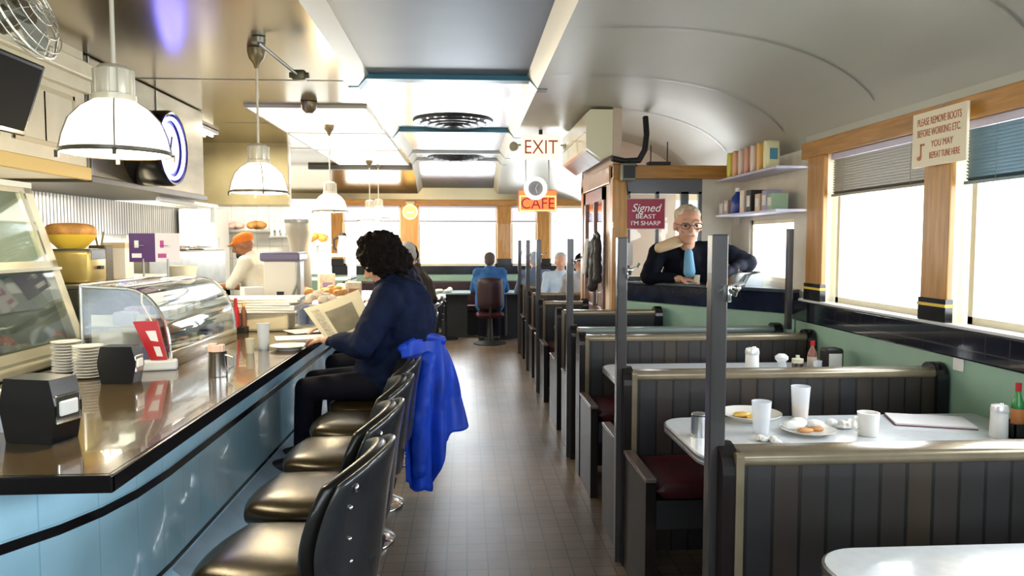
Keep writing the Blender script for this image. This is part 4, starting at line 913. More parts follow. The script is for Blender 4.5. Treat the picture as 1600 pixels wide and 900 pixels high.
# angled half wall with black tile band and ledge
q0, q1 = Vector((VX + .06, 6.47, 0)), Vector((2.34, 5.10, 0)); dv = (q1 - q0); Ld = dv.length; ang = math.atan2(dv.y, dv.x)
MW = Matrix.Translation(q0) @ Matrix.Rotation(ang, 4, 'Z')
struct('wall_ledge', MB().box(0, Ld, 0, .10, 0, 1.04, m=MW), GREEN)
struct('trim_83', MB().box(0, Ld, -.012, .11, 1.035, 1.185, .004, m=MW), mat('black glazed band', (.008, .012, .03), .12, noise=.4))
struct('trim_84', MB().box(0, Ld, -.04, .26, 1.185, 1.212, .008, m=MW), mat('glossy slate ledge', (.05, .07, .09), .1, noise=.3, coat=.5))
o = MB().box(-.02, .02, -.02, .02, .9, 1.60, .003).build('ledge_post', POSTW, None, False, (2.26, 5.10, 0)); o.location = (2.25, 5.0, .04); tag(o, 'slim grey post at the near end of the angled ledge', 'post')
t = thing('register_counter', 'white topped cash counter inside the nook behind the ledge', 'counter', (0, 0, 0))
MB().box(2.16, XR + .03, 5.55, 6.45, 1.15, 1.19, .006).build('top', WHITE, t); MB().box(2.2, XR + .03, 5.6, 6.45, 0, 1.15).build('base', CREAM, t)
def onledge(px, back=.12): 
    # point on the ledge under picture column px
    d = P(px, 400, Y=1.0); k = d.x
    tt = (q0.x - k * q0.y) / (k * dv.y - dv.x); p = q0 + dv * tt; n = Vector((-dv.y, dv.x, 0)).normalized()
    return Vector((p.x, p.y, 1.213)) + n * back * (1 if n.y > 0 else -1)
o = MB().box(-.14, .10, -.07, .07, 0, .008, .002).build('newspaper', PAPER, None, False, onledge(1050)); o.rotation_euler = (0, 0, ang); tag(o, 'white newspaper lying on the ledge before the man in glasses', 'newspaper')
tumbler('small pale cup on the ledge beside the hand of the man in glasses', onledge(1083, .05), .07, .028, m=mat('cream cup', (.7, .65, .5), .4))
# poster
t = thing('red_poster', 'dark red sign with white script hanging in the nook window', 'sign', (1.60, 6.50, 1.80))
MB().box(-.17, .17, 0, .01, -.13, .13, .002).build('board', mat('dark red board', (.28, .01, .035), .35), t)
MB().box(-.177, .177, .001, .009, -.137, -.13).box(-.177, .177, .001, .009, .13, .137).box(-.177, -.17, .001, .009, -.13, .13).box(.17, .177, .001, .009, -.13, .13).build('frame', mat('pale frame', (.5, .4, .4), .4), t)
text('script_line', 'Signed', WHITE, .10, t, (0, -.002, .05), shear=.3); text('text_line', 'BEAST', WHITE, .055, t, (0, -.002, -.025), sx=1.2); text('text_line', 'I\'M SHARP', WHITE, .055, t, (0, -.002, -.085), sx=1.1)
# shelves and goods
sh = []
for k, (z, a, c, lb) in enumerate([(2.08, 5.02, 6.25, 'upper violet-white shelf in the nook carrying snack bags'), (1.78, 5.02, 6.25, 'lower white shelf in the nook carrying boxes and a blue bottle')]):
    o = MB().box(XR - .20, XR + .04, a, c, z - .018, z, .004).build('nook_shelf', mat('violet white shelf', (.62, .62, .80), .35)); tag(o, lb, 'shelf', 'nook shelves')
random.seed(5)
SB = [((.75, .68, .1), 'yellow'), ((.8, .42, .25), 'orange'), ((.75, .6, .5), 'cream'), ((.7, .35, .25), 'coral'), ((.8, .65, .55), 'pale'), ((.8, .45, .12), 'amber'), ((.85, .78, .45), 'light yellow')]
for k, (cc_, nm) in enumerate(SB):
    t = thing('snack_bag', '%s snack bag, number %s from the far end on the upper nook shelf' % (nm, ['one', 'two', 'three', 'four', 'five', 'six', 'seven'][k]), 'snack bag', (XR - .12, 6.05 - k * .125, 2.081), .1, 'snack bags on the upper nook shelf')
    MB().pad(lambda u, v, tt: Vector((u * .06, tt * .035 * (1 - v * v * .3), .105 + v * .105)), 8, .15, 6).build('bag', mat('bag ' + nm, cc_, .35), t, True)
    MB().box(-.03, .03, -.040, -.032, .07, .15, .002).build('print', mat(['teal print', 'lilac print2'][k % 2], [(.1, .3, .4), (.4, .35, .55)][k % 2], .4), t)
t = thing('water_bottle', 'dark blue bottle on the lower nook shelf', 'bottle', (XR - .12, 5.95, 1.781)); lathe_obj('bottle', [(0, 0), (.045, 0), (.05, .01), (.05, .13), (.02, .17), (.02, .2), (0, .2)], mat('dark blue plastic', (.02, .05, .28), .3), t); lathe_obj('cap', [(.023, .18), (.023, .21), (0, .21)], WHITE, t)
for k, (y, h, c1, lb) in enumerate([(5.76, .18, (.75, .6, .5), 'cream box with black spine on the lower nook shelf'), (5.62, .17, (.02, .02, .02), 'black box on the lower nook shelf'), (5.45, .13, (.7, .5, .35), 'tan box on the lower nook shelf'), (5.32, .15, (.4, .35, .5), 'lilac carton on the lower nook shelf near the oak post'), (6.12, .12, (.45, .3, .3), 'brown carton at the far end of the lower nook shelf'), (6.24, .1, (.7, .66, .6), 'pale carton at the very far end of the lower nook shelf'), (5.22, .12, (.3, .45, .3), 'green carton nearest the oak post on the lower nook shelf')]):
    t = thing('shelf_box', lb, 'box', (XR - .10, y, 1.781)); MB().box(-.06, .06, -.045, .045, 0, h, .004).build('box', mat('boxcol %d' % k, c1, .5), t); MB().box(-.063, -.06, -.03, .03, h * .25, h * .75).build('print', PAPER, t)
o = MB().box(-.008, 0, -.035, .035, -.057, .057, .003).build('wall_socket', WHITE, None, False, P(1499, 561, X=XR - .001)); tag(o, 'small white socket plate on the green wall below the black sill', 'socket')
# pinned papers and clutter on the cash counter
for k, (px, py, w, h, c1, lb) in enumerate([(1152, 340, .14, .12, (.75, .72, .7), 'white notice on the nook wall left of its small window')]):
    p = P(px, py, X=XR + .035); o = MB().box(-.004, .0, -w / 2, w / 2, -h / 2, h / 2).build('wall_notice', mat('notice %d' % k, c1, .6), None, False, p); tag(o, lb, 'notice')
t = thing('cash_register', 'small grey and white card terminal on the cash counter', 'terminal', (2.27, 5.75, 1.19)); MB().prism([(-.07, 0), (.07, 0), (.07, .12), (-.02, .10), (-.07, .04)], 1, -.07, .07).build('body', mat('pale terminal', (.6, .65, .7), .35), t); MB().box(-.005, .06, -.05, .05, .118, .125).build('display', BLACKM, t)
t = thing('orange_tub', 'orange yellow tub on the cash counter beside the elbow of the man', 'tub', (2.24, 6.12, 1.19)); lathe_obj('tub', [(0, 0), (.035, 0), (.04, .07), (0, .07)], mat('orange food', (.7, .3, .03)), t); lathe_obj('lid', [(.042, .065), (.042, .08), (0, .08)], WHITE, t)
for k, (x, y, s, c1, lb) in enumerate([(2.28, 5.95, .09, (.8, .8, .8), 'white bag heap on the cash counter'), (2.29, 6.36, .08, (.55, .45, .25), 'brown wicker heap at the back of the cash counter'), (2.24, 6.25, .04, (.03, .03, .03), 'small black object at the back of the cash counter')]):
    o = MB().pad(lambda u, v, tt: Vector((u * s, v * s, s * .6 + tt * s * .6)), 8, .4, 4).build('counter_item', mat('item %d' % k, c1, .6, noise=.2), None, True, (x, y, 1.19)); tag(o, lb, 'item')
# radio boxes, cable loom on the beam
t = thing('speaker_box', 'grey speaker box on top of the oak post of the vestibule', 'speaker', (VX + .10, 6.42, 2.10)); MB().box(-.05, .07, -.09, .03, -.02, .13, .012, 3).build('box', mat('olive grey plastic', (.16, .16, .12), .5), t, True); MB().box(-.04, .06, -.094, -.09, 0, .11).build('grille', BLACKM, t)
t = thing('wireless_router', 'black router with two thin antennas on the oak beam', 'router', (1.72, 6.54, 2.232)); MB().box(-.10, .10, -.05, .05, 0, .03, .006).build('case', BLACKM, t); MB().cone((-.07, 0, .02), (-.07, 0, .18), .005).cone((.08, 0, .02), (.08, 0, .21), .005).build('antenna', BLACKM, t)
t = thing('cable_loom', 'thick black cable loom coming down the vault and along the beam', 'cable'); 
pts = [(1.60, 6.55, 2.66), (1.60, 6.5, 2.5), (1.58, 6.48, 2.36), (1.53, 6.48, 2.27), (1.40, 6.46, 2.26), (1.28, 6.44, 2.28)]
MB().tube(pts, .026, 10).build('loom', BLACKM, t, True); MB().tube([(1.42, 6.44, 2.27), (1.5, 6.43, 2.22), (1.40, 6.42, 2.15), (1.42, 6.42, 1.96)], .006).build('thin_wire', BLACKM, t, True)
# wall air conditioner
t = thing('air_conditioner', 'long cream wall air conditioner above the vestibule door', 'air conditioner', (0, 0, 0))
MB().prism([(VX - .002, 2.32), (VX - .10, 2.28), (VX - .24, 2.38), (VX - .24, 2.68), (VX - .20, 2.715), (VX - .002, 2.715)], 1, 6.5, 8.1).build('body', mat('glossy cream plastic', (.80, .75, .52), .25, coat=.3), t)
MB().prism([(VX - .22, 2.36), (VX - .10, 2.265), (VX - .08, 2.285), (VX - .20, 2.38)], 1, 6.6, 8.0).build('louvre', STEELD, t); MB().box(VX - .244, VX - .239, 6.55, 8.05, 2.52, 2.525).build('seam', STEELD, t)
# notes on the oak post
o = MB().box(-.06, .05, -.004, 0, -.10, .10).build('pinned_paper', PAPER, None, False, P(980, 397, Y=6.49)); tag(o, 'white sheet pinned on the oak post left of the man in glasses', 'paper')
t = thing('hanging_coat', 'dark coat hanging on the vestibule door side', 'coat', (0, 0, 0))
blob('coat_body', [('c', (1.25, 6.86, 1.60), .022, (1.24, 6.98, 1.64), .022), ('c', (1.24, 6.98, 1.64), .022, (1.25, 7.10, 1.60), .022), ('c', (1.24, 6.88, 1.56), .035, (1.23, 6.84, 1.20), .045), ('c', (1.24, 6.98, 1.58), .04, (1.21, 6.98, 1.12), .05), ('c', (1.24, 7.08, 1.56), .035, (1.23, 7.10, 1.16), .045), ('c', (1.22, 7.13, 1.54), .03, (1.20, 7.18, 1.22), .03)], BLACKM, t, .012, 2, (.06, .02)); blob('light_lining', [('c', (1.20, 7.24, 1.56), .03, (1.19, 7.25, 1.26), .045)], PAPER, t, .015)

# ================================================================== SIGNS
t = thing('wall_sign', 'cream sign with red-brown lettering and a music note on the oak post', 'sign', (XR - .055, 3.475, 2.06), -PI / 2)
MB().prism([(-.19 + .02 * (1 - math.cos(a)) * 0 + x, z) for x, z, a in [(-.015, -.135, 0), (.395, -.135, 0), (.395, .135, 0), (-.015, .135, 0)]], 1, -.006, .006).build('board', mat('cream sign board', (.82, .74, .55), .4), t)
BR = mat('red brown paint', (.45, .13, .06), .5)
for s_, z, sz, dx, sx in (('PLEASE REMOVE BOOTS', .085, .052, 0, .60), ('BEFORE WORKING ETC.', .030, .052, 0, .58), ('YOU MAY', -.03, .046, .03, .8), ('REPEAT TUNE HERE', -.085, .046, .05, .56)):
    text('lettering', s_, BR, sz, t, (dx, -.0065, z), sx=sx)
MB().box(-.135, -.128, -.009, -.006, -.09, -.02).box(-.135, -.105, -.009, -.006, -.03, -.02).ball((-.145, -.0075, -.09), (.016, .002, .011)).build('music_note', BR, t)
MB().tube([(0, -.0, .13), (0, .02, .16)], .004).build('hanger', TIN, t)
t = thing('exit_sign', 'cream exit sign with red letters hanging under the ceiling', 'sign', (.80, 7.9, 2.56))
MB().box(-.21, .21, -.03, .03, -.13, .13, .012).build('board', mat('lit cream sign', (.85, .78, .62), .4, emit=(1, .9, .7), estr=.75), t); MB().cone((0, 0, .13), (0, 0, .18), .02).build('stem', BLACKM, t)
text('lettering', 'EXIT', mat('exit red', (.8, .16, .08), .5), .21, t, (0, -.032, -.01), sx=.85)
hl = MB()
for sx_ in (-1, 1): hl.lathe([(0, -.02), (.04, -.02), (.05, .03), (.045, .035), (0, .03)], (sx_ * .28, -.02, 0), 16, m=Matrix.Rotation(PI / 2, 4, 'X') @ Matrix.Rotation(.5 * sx_, 4, 'Y')); hl.tube([(sx_ * .2, 0, .02), (sx_ * .28, 0, .02)], .01)
hl.build('emergency_lamp', mat('olive grey lamp', (.35, .33, .22), .4), t, True)
t = thing('cafe_sign', 'orange neon cafe sign with round white clock above the far aisle', 'sign', (.93, 9.55, 2.08))
MB().box(-.25, .25, 0, .16, -.14, .14, .01).build('box', mat('dark violet box', (.04, .02, .05), .3), t)
MB().box(-.245, .245, -.012, .0, -.135, .135, .004).build('face', mat('lit orange face', (.9, .2, .06), .4, emit=(1, .17, .04), estr=.9), t)
text('lettering', 'CAFE', mat('deep red letter', (.4, .0, .01), .3), .20, t, (0, -.014, -.04), sx=.95, ext=.006)
NO = mat('orange neon', (1, .4, .1), .4, emit=(1, .4, .12), estr=3)
MB().tube([(-.23, -.02, -.125), (.23, -.02, -.125), (.23, -.02, .06), (-.23, -.02, .06), (-.23, -.02, -.125)], .006).build('neon_outline', NO, t, True)
RY = Matrix.Rotation(PI / 2, 4, 'X')
MB().lathe([(.10, 0), (.15, .01), (.15, .07), (.10, .08), (.095, .05)], (-.03, .02, .16), 32, m=RY, close=True).build('clock_ring', mat('white lit ring', (.9, .9, .95), .3, emit=(1, 1, 1), estr=.6), t, True)
MB().lathe([(0, .045), (.10, .045), (.10, .03), (0, .03)], (-.03, .02, .16), 32, m=RY).build('clock_face', mat('grey clock face', (.3, .3, .32), .3), t, True)
MB().tube([(-.03, -.03, .16), (-.0, -.03, .22)], .006).tube([(-.03, -.03, .16), (-.01, -.03, .10)], .006).build('clock_hands', WHITE, t, True)
for q in (-.15, .15): MB().cone((q, .08, .14), (q, .08, .655), .008).build('hanging_rod', TIN, t, True)
t = thing('round_beer_sign', 'round yellow neon sign on the orange pillar of the end wall', 'sign', (-.95, YF - .06, 2.06))
MB().lathe([(0, 0), (.12, 0), (.13, .015), (.12, .03), (0, .03)], (0, 0, 0), 28, m=RY).build('disc', mat('lit yellow disc', (.9, .6, .1), .4, emit=(1, .62, .12), estr=1.3), t, True)
MB().tube([(.12 * math.cos(2 * PI * i / 24), -.035, .12 * math.sin(2 * PI * i / 24)) for i in range(25)], .008).box(-.06, .06, -.04, -.03, -.012, .012).build('neon_line', mat('yellow neon', (1, .8, .3), .4, emit=(1, .8, .35), estr=3), t, True); MB().box(-.08, .08, -.03, .03, .13, .19, .02).build('crown', mat('gold crown', (.6, .5, .3), .4), t)

# ================================================================== FAR END FURNITURE
t = thing('end_bench', 'dark red upholstered bench along the end wall', 'bench', (0, YF - .3, 0)); MB().box(-2.1, 1.9, .1, .27, .1, .88, .03).build('backrest', mat('dark red vinyl', (.022, .002, .004), .4), t); MB().box(-2.1, 1.9, -.3, .1, .38, .5, .03).build('seat', MAROON, t); MB().box(-2.1, 1.9, -.24, .1, 0, .38).build('base', BLACKM, t)
def etable(x, y, lb, w=.42):
    t = thing('end_table', lb, 'table', (x, y, 0), 0, 'tables along the end wall'); MB().box(-w, w, -.32, .32, .73, .76, .01).build('table_top', mat('grey green top', (.25, .33, .33), .2), t); MB().box(-w, w, -.325, .325, .725, .735).build('edge', BLACKM, t); MB().lathe([(0, 0), (.22, 0), (.22, .02), (.04, .05), (.035, .73), (0, .73)]).box(-w + .05, w - .05, .0, .03, .02, .73).build('pedestal', BLACKM, t)
etable(-.35, 11.75, 'dark table with a crumpled white napkin left of the man in blue'); etable(.62, 11.75, 'dark end table in front of the man in blue'); etable(1.55, 11.85, 'dark end table at the right behind the posts')
etable(-1.4, 11.75, 'dark end table behind the grey haired person')
crumple('paper_napkin', 'crumpled white napkin on the far dark table left of the man in blue', Vector((-.35, 11.6, .761)), 2.2, seed=4)
t = thing('swivel_chair', 'dark red padded chair the man in the blue shirt sits on', 'chair', (.36, 11.15, 0))
MB().lathe([(0, 0), (.25, 0), (.25, .015), (.05, .06), (.035, .4), (0, .4)], seg=28).build('pedestal', BLACKM, t, True); MB().pad(lambda u, v, q: Vector((u * .22, v * .22, .45 + q * .05)), 10, .4, 5).build('seat', MAROON, t, True); MB().pad(lambda u, v, q: Vector((u * .2, -.22 + .06 * u * u + q * .035, .78 + v * .24)), 10, .4, 6).build('backrest', mat('dark red vinyl', (.022, .002, .004)), t, True)
MB().tube([(0, -.2, .42), (0, -.24, .6)], .02).build('bracket', BLACKM, t)

# ================================================================== PEOPLE
def V(*a): return Vector(a)
def head_prims(c, f, s):
    """skull, jaw, nose, ears and brows around centre c looking along f"""
    f = Vector(f).normalized(); r = Vector((f.y, -f.x, 0)).normalized(); u = r.cross(f)
    R = Matrix((r, f, u)).transposed(); g = lambda x, y, z: Vector(c) + (r * x + f * y + u * z) * s
    rr = lambda a, b, cc: (a * s, b * s, cc * s)
    return [('b', g(0, -.01, .025), rr(.075, .092, .088), R), ('b', g(0, .018, -.035), rr(.058, .070, .080), R), ('b', g(0, .045, -.088), rr(.032, .030, .024), R),
            ('c', g(0, .088, .012), .009 * s, g(0, .106, -.020), .014 * s), ('b', g(-.078, -.008, -.005), rr(.010, .020, .032), R), ('b', g(.078, -.008, -.005), rr(.010, .020, .032), R),
            ('c', g(-.045, .073, .028), .011 * s, g(-.014, .082, .026), .011 * s), ('c', g(.045, .073, .028), .011 * s, g(.014, .082, .026), .011 * s),
            ('b', g(-.042, .062, -.02), rr(.018, .016, .016), R), ('b', g(.042, .062, -.02), rr(.018, .016, .016), R), ('c', g(-.02, .078, -.052), .008 * s, g(.02, .078, -.052), .008 * s)], g, R
def hand_prims(w, d, n, s=1, curl=.6, side=1):
    """palm and five fingers from wrist w reaching along d, palm facing n"""
    d = Vector(d).normalized(); n = Vector(n); n = (n - d * n.dot(d)).normalized(); x = d.cross(n) * side
    w = Vector(w); out = []
    pc = w + d * .048 * s
    out.append(('b', pc, (.040 * s, .048 * s, .015 * s), Matrix((x, d, n)).transposed()))
    for k, (off, L) in enumerate([(-.028, .066), (-.0095, .076), (.0095, .071), (.027, .056)]):
        a = w + d * .085 * s + x * off * s; d1 = (d * math.cos(curl) + n * math.sin(curl)); d2 = (d * math.cos(curl * 2) + n * math.sin(curl * 2))
        m_ = a + d1 * L * .5 * s; e = m_ + d2 * L * .5 * s
        out += [('c', w + d * .06 * s + x * off * .8 * s, .0095 * s, a, .0092 * s), ('c', a, .009 * s, m_, .0085 * s), ('c', m_, .0083 * s, e, .0072 * s)]
    a = w + d * .028 * s - x * .032 * s; b_ = a + (d * .6 - x * .7 + n * .3).normalized() * .034 * s; e = b_ + (d * .9 - x * .1 + n * .5).normalized() * .03 * s
    out += [('c', a, .0125 * s, b_, .0105 * s), ('c', b_, .0105 * s, e, .008 * s)]
    return out
def person(label, J, face, skin, top, legs, hair, hairprims, hs=1.0, k=1.0, vox=.012, topx=None, sleeves=True, group=None, hands=True, folds=.02):
    root = thing('person', label, 'person', (J['pel'][0], J['pel'][1], 0), 0, group); off = Vector((-J['pel'][0], -J['pel'][1], 0))
    J = {a: Vector(b) + off for a, b in J.items()}
    hp, g, R = head_prims(J['hed'], face, hs)
    body = list(hp); body.append(('c', J['nek'] + (J['hed'] - J['nek']) * .1, .058 * k, J['hed'] + (J['nek'] - J['hed']).normalized() * .05 * hs, .052 * hs))
    T = [('b', J['pel'], (.16 * k, .14 * k, .13 * k)), ('c', J['pel'], .135 * k, J['che'], .145 * k), ('c', J['shl'], .07 * k, J['shr'], .07 * k), ('c', J['che'], .14 * k, J['nek'], .065 * k),
         ('c', J['che'] + (J['shl'] - J['che']) * .4, .12 * k, J['pel'] + (J['shl'] - J['shr']).normalized() * .07 * k, .11 * k), ('c', J['che'] + (J['shr'] - J['che']) * .4, .12 * k, J['pel'] - (J['shl'] - J['shr']).normalized() * .07 * k, .11 * k)]
    body += [(p[0], p[1], (p[2] - .02 if not hasattr(p[2], '__len__') else tuple(q - .02 for q in p[2])), *([p[3], p[4] - .02] if p[0] == 'c' else [])) for p in T]
    A = []
    for s_ in 'lr':
        sh_, el, ha = J['sh' + s_], J['el' + s_], J['ha' + s_]
        A += [('c', sh_, .058 * k, el, .046 * k), ('c', el, .045 * k, ha - (ha - el).normalized() * .03, .032 * k)]
        body += [('c', sh_, .045 * k, el, .036 * k), ('c', el, .036 * k, ha, .025 * k)]
        if hands: body += hand_prims(ha, J.get('hd' + s_, ha + (ha - el)) - (ha if 'hd' + s_ not in J else off * 1), V(0, 0, -1) if 'hn' + s_ not in J else J['hn' + s_] - off, hs, .5, 1 if s_ == 'r' else -1)
    L = []
    for s_ in 'lr':
        h_, kn, an = J['hp' + s_], J['kn' + s_], J['an' + s_]
        L += [('c', h_, .088 * k, kn, .062 * k), ('c', kn, .060 * k, an, .045 * k)]; body += [('c', h_, .07 * k, kn, .048 * k), ('c', kn, .046 * k, an, .032 * k)]
    blob('body', body, skin, root, vox, 2)
    blob('jacket', T + (A if sleeves else [(A[0]), A[2]]) + (topx(J) if topx else []), top, root, max(vox, .014), 3, (.09, folds))
    blob('trousers', L + [('b', J['pel'] - V(0, 0, .03), (.155 * k, .15 * k, .12 * k))], legs, root, max(vox, .016), 3)
    for s_ in 'lr':
        an = J['an' + s_]; kn = J['kn' + s_]; fd = Vector((face[0], face[1], 0)).normalized()
        blob('shoe', [('c', an + V(0, 0, -.03), .045 * k, an + fd * .13 * k + V(0, 0, -.05), .035 * k), ('b', an + V(0, 0, -.04), (.045 * k, .045 * k, .04))], BLACKM, root, .012, 2)
    if hairprims: blob('hair', hairprims(g, R, hs), hair, root, vox, 1, (.028, .05 if hair is HAIRD and vox < .01 else .015))
    return root, g, R, hs
def hair_short(back=True):
    return lambda g, R, s: [('b', g(0, -.025, .045), (.084 * s, .090 * s, .082 * s), R), ('b', g(0, -.045, -.01), (.076 * s, .068 * s, .075 * s), R)]
# the woman reading
def coat_extra(J):
    return [('b', J['che'] + V(.10, 0, -.02), (.17, .22, .24)), ('b', J['che'] + V(.05, 0, .12), (.13, .22, .12)), ('c', J['nek'] + V(.02, 0, .0), .085, J['nek'] + V(-.02, 0, .05), .075), ('c', J['shl'], .09, J['ell'], .075), ('c', J['ell'], .072, J['hal'] - (J['hal'] - J['ell']).normalized() * .08, .052),
            ('b', J['pel'] + V(.06, 0, .1), (.17, .21, .2))]
WY = 4.27
wj = dict(pel=(-.50, WY, .76), che=(-.44, WY, 1.12), nek=(-.45, WY, 1.32), hed=(-.485, WY - .02, 1.42), shl=(-.43, WY - .20, 1.24), shr=(-.43, WY + .2, 1.24), ell=(-.56, WY - .27, .99), elr=(-.6, WY + .24, .98), hal=(-.78, WY - .13, 1.0), har=(-.80, WY + .2, 1.02),
          hpl=(-.52, WY - .1, .74), hpr=(-.52, WY + .1, .74), knl=(-.90, WY - .12, .73), knr=(-.9, WY + .12, .73), anl=(-.93, WY - .12, .345), anr=(-.93, WY + .12, .345))
wr, g, R, s = person('person with curly dark hair in a navy jacket reading a newspaper on a counter stool', wj, (-.85, -.12, -.5), SKIN, NAVY, DARKPANT, HAIRD,
    lambda g, R, s: [('b', g(0, -.035, .055), (.125 * s, .13 * s, .115 * s), R), ('b', g(.0, -.08, -.02), (.11 * s, .09 * s, .10 * s), R), ('b', g(.06, -.02, .01), (.06 * s, .085 * s, .085 * s), R), ('b', g(-.06, -.02, .01), (.06 * s, .085 * s, .085 * s), R), ('b', g(0, .0, .15), (.06 * s, .06 * s, .04 * s), R), ('b', g(-.05, -.08, .12), (.05 * s, .05 * s, .05 * s), R), ('b', g(.04, .04, .10), (.06 * s, .05 * s, .05 * s), R)], hs=1.03, k=1.04, vox=.009, topx=coat_extra, folds=.03)
# newspaper
nw = thing('newspaper', 'open newspaper with a dark picture held by the reading person', 'newspaper', (0, 0, 0))
c00, c10, c11, c01 = P(520, 545, Y=4.12), P(585, 512, Y=4.2), P(560, 452, Y=4.45), P(474, 482, Y=4.45)
def nq(a, b, t=0): 
    p = (c00 * (1 - a) + c10 * a) * (1 - b) + (c01 * (1 - a) + c11 * a) * b
    nrm = (c10 - c00).cross(c01 - c00).normalized(); return p + nrm * (t - .012 * math.sin(PI * a))
def sheet(b, a0, a1, b0, b1, t0, t1, n=8):
    T = [[b.bm.verts.new(nq(a0 + (a1 - a0) * i / n, b0 + (b1 - b0) * j / n, t0)) for j in range(n + 1)] for i in range(n + 1)]
    B = [[b.bm.verts.new(nq(a0 + (a1 - a0) * i / n, b0 + (b1 - b0) * j / n, t1)) for j in range(n + 1)] for i in range(n + 1)]
    for i in range(n):
        for j in range(n):
            b.bm.faces.new((T[i][j], T[i + 1][j], T[i + 1][j + 1], T[i][j + 1])); b.bm.faces.new((B[i][j], B[i][j + 1], B[i + 1][j + 1], B[i + 1][j]))
    rim = [(i, 0) for i in range(n)] + [(n, j) for j in range(n)] + [(i, n) for i in range(n, 0, -1)] + [(0, j) for j in range(n, 0, -1)]
    for (i, j), (k2, l) in zip(rim, rim[1:] + rim[:1]): b.bm.faces.new((T[i][j], T[k2][l], B[k2][l], B[i][j]))
    return b
NWP = mat('newsprint', (.60, .57, .45), .8, noise=.05)
sheet(MB(), 0, 1, 0, 1, .0, -.004).build('paper', NWP, nw, True)
sheet(MB(), .28, .80, .22, .78, .003, .0005).build('dark_picture', mat('dark printed picture', (.05, .05, .03), .6, noise=.6, nscale=12), nw, True)
sheet(MB(), .08, .22, .1, .9, .002, .0005).build('text_column', mat('grey print column', (.42, .40, .33), .8, noise=.3, nscale=60), nw, True)
# bright blue coat over the stool back
bc_ = thing('blue_coat', 'bright blue coat draped over the back of the reading person\'s stool', 'coat', (-.28, WY - .1, 0))
def cpt(px, py, Y): return P(px, py, Y=Y) - V(-.28, WY - .1, 0)
TOPL = [cpt(626, 548, 4.02), cpt(640, 530, 4.06), cpt(662, 521, 4.16), cpt(684, 522, 4.28), cpt(697, 545, 4.42)]
BOTL = [cpt(634, 752, 3.90), cpt(652, 768, 3.92), cpt(679, 764, 3.96), cpt(697, 690, 4.06), cpt(728, 664, 4.30)]
def pl_(L, u):
    q = u * (len(L) - 1); k = min(int(q), len(L) - 2); f = q - k; f = f * f * (3 - 2 * f) * .5 + f * .5
    return L[k] * (1 - f) + L[k + 1] * f
def cloth(u, v):
    p = pl_(TOPL, u) * (1 - v) + pl_(BOTL, u) * v
    bulge = math.sin(PI * min(1, v * 1.6)) * .03
    fo = (math.sin(u * 19 + v * 1.5) * .020 + math.sin(u * 37 + 1 + v * 3) * .008) * min(1, v * 2.2)
    return p + V(.6 * fo + bulge * .6, -fo - bulge, .010 * math.sin(u * 25) * v)
cm2 = MB().grid(cloth, 60, 40).build('coat_cloth', BLUECOAT, bc_, True)
so = cm2.modifiers.new('thick', 'SOLIDIFY'); so.thickness = .012; so.offset = 0
cm3 = blob('coat_collar', [('c', cpt(628, 545, 4.04), .028, cpt(660, 526, 4.16), .034), ('c', cpt(660, 526, 4.16), .034, cpt(690, 532, 4.32), .030)], BLUECOAT, bc_, .01, 2)
cm4 = blob('coat_sleeve', [('c', cpt(668, 560, 4.04), .045, cpt(655, 650, 3.95), .05), ('c', cpt(655, 650, 3.95), .05, cpt(657, 735, 3.92), .042)], BLUECOAT, bc_, .01, 3, (.12, .03))
MB().tube([cpt(686, 690, 4.05), cpt(689, 706, 4.05)], .006).build('cord_end', mat('navy cord', (.02, .03, .12), .6), bc_)
# seated helper for others (facing -x at the counter, or any rotation)
def seated(x, y, h, rot, top_z=1.5, foot=.1, lean=0.0, arms='table'):
    """joints of a seated figure: seat height h, facing rot (0 = -x)"""
    c, s_ = math.cos(rot), math.sin(rot)
    def w(a, b, z): return (x + a * c - b * s_, y + a * s_ + b * c, z)
    return dict(pel=w(0, 0, h + .1), che=w(-.03 - lean * .5, 0, h + .42), nek=w(-.06 - lean, 0, h + .64), hed=w(-.09 - lean * 1.2, 0, h + .765), shl=w(-.05 - lean, -.18, h + .57), shr=w(-.05 - lean, .18, h + .57), ell=w(-.16 - lean, -.25, h + .32), elr=w(-.16 - lean, .25, h + .32), hal=w(-.38, -.12, h + .33), har=w(-.38, .12, h + .33),
                hpl=w(-.02, -.1, h + .08), hpr=w(-.02, .1, h + .08), knl=w(-.40, -.12, h + .07), knr=w(-.40, .12, h + .07), anl=w(-.40, -.12, foot), anr=w(-.40, .12, foot))
person('person with light brown hair on the stool behind the reading person', seated(-.50, 5.15, .66, 0, foot=.25), (-1, -.2, -.2), SKIN, mat('dark grey wool', (.03, .03, .04), .8), DARKPANT, HAIRL,
       lambda g, R, s: [('b', g(0, -.03, .035), (.09 * s, .10 * s, .09 * s), R), ('b', g(0, -.06, -.05), (.085 * s, .06 * s, .09 * s), R)], vox=.014)
person('grey haired person in dark clothes on the farther counter stool', seated(-.50, 7.2, .66, 0, foot=.25), (-1, -.1, -.2), SKIN, mat('dark navy wool', (.015, .018, .04), .8), DARKPANT, HAIRG, hair_short(), vox=.016)
person('person in a dark brown coat on the last counter stool', seated(-.42, 8.2, .64, 0, foot=.25, lean=.1), (-1, .2, -.4), SKIN, mat('dark brown coat', (.05, .035, .025), .8), DARKPANT, HAIRD, hair_short(), vox=.018)
person('man in a blue shirt seen from behind, seated at the end table', seated(.36, 11.17, .50, -PI / 2, foot=.08), (.0, 1, -.1), SKIN, DENIM, DARKPANT, mat('dark grey cropped hair', (.09, .07, .06), .7), hair_short(), hs=1.02, k=1.25, vox=.016, topx=lambda J: [('b', J['che'] + V(0, -.02, -.02), (.25, .16, .23)), ('b', J['nek'] - V(0, 0, .08), (.15, .10, .09))])
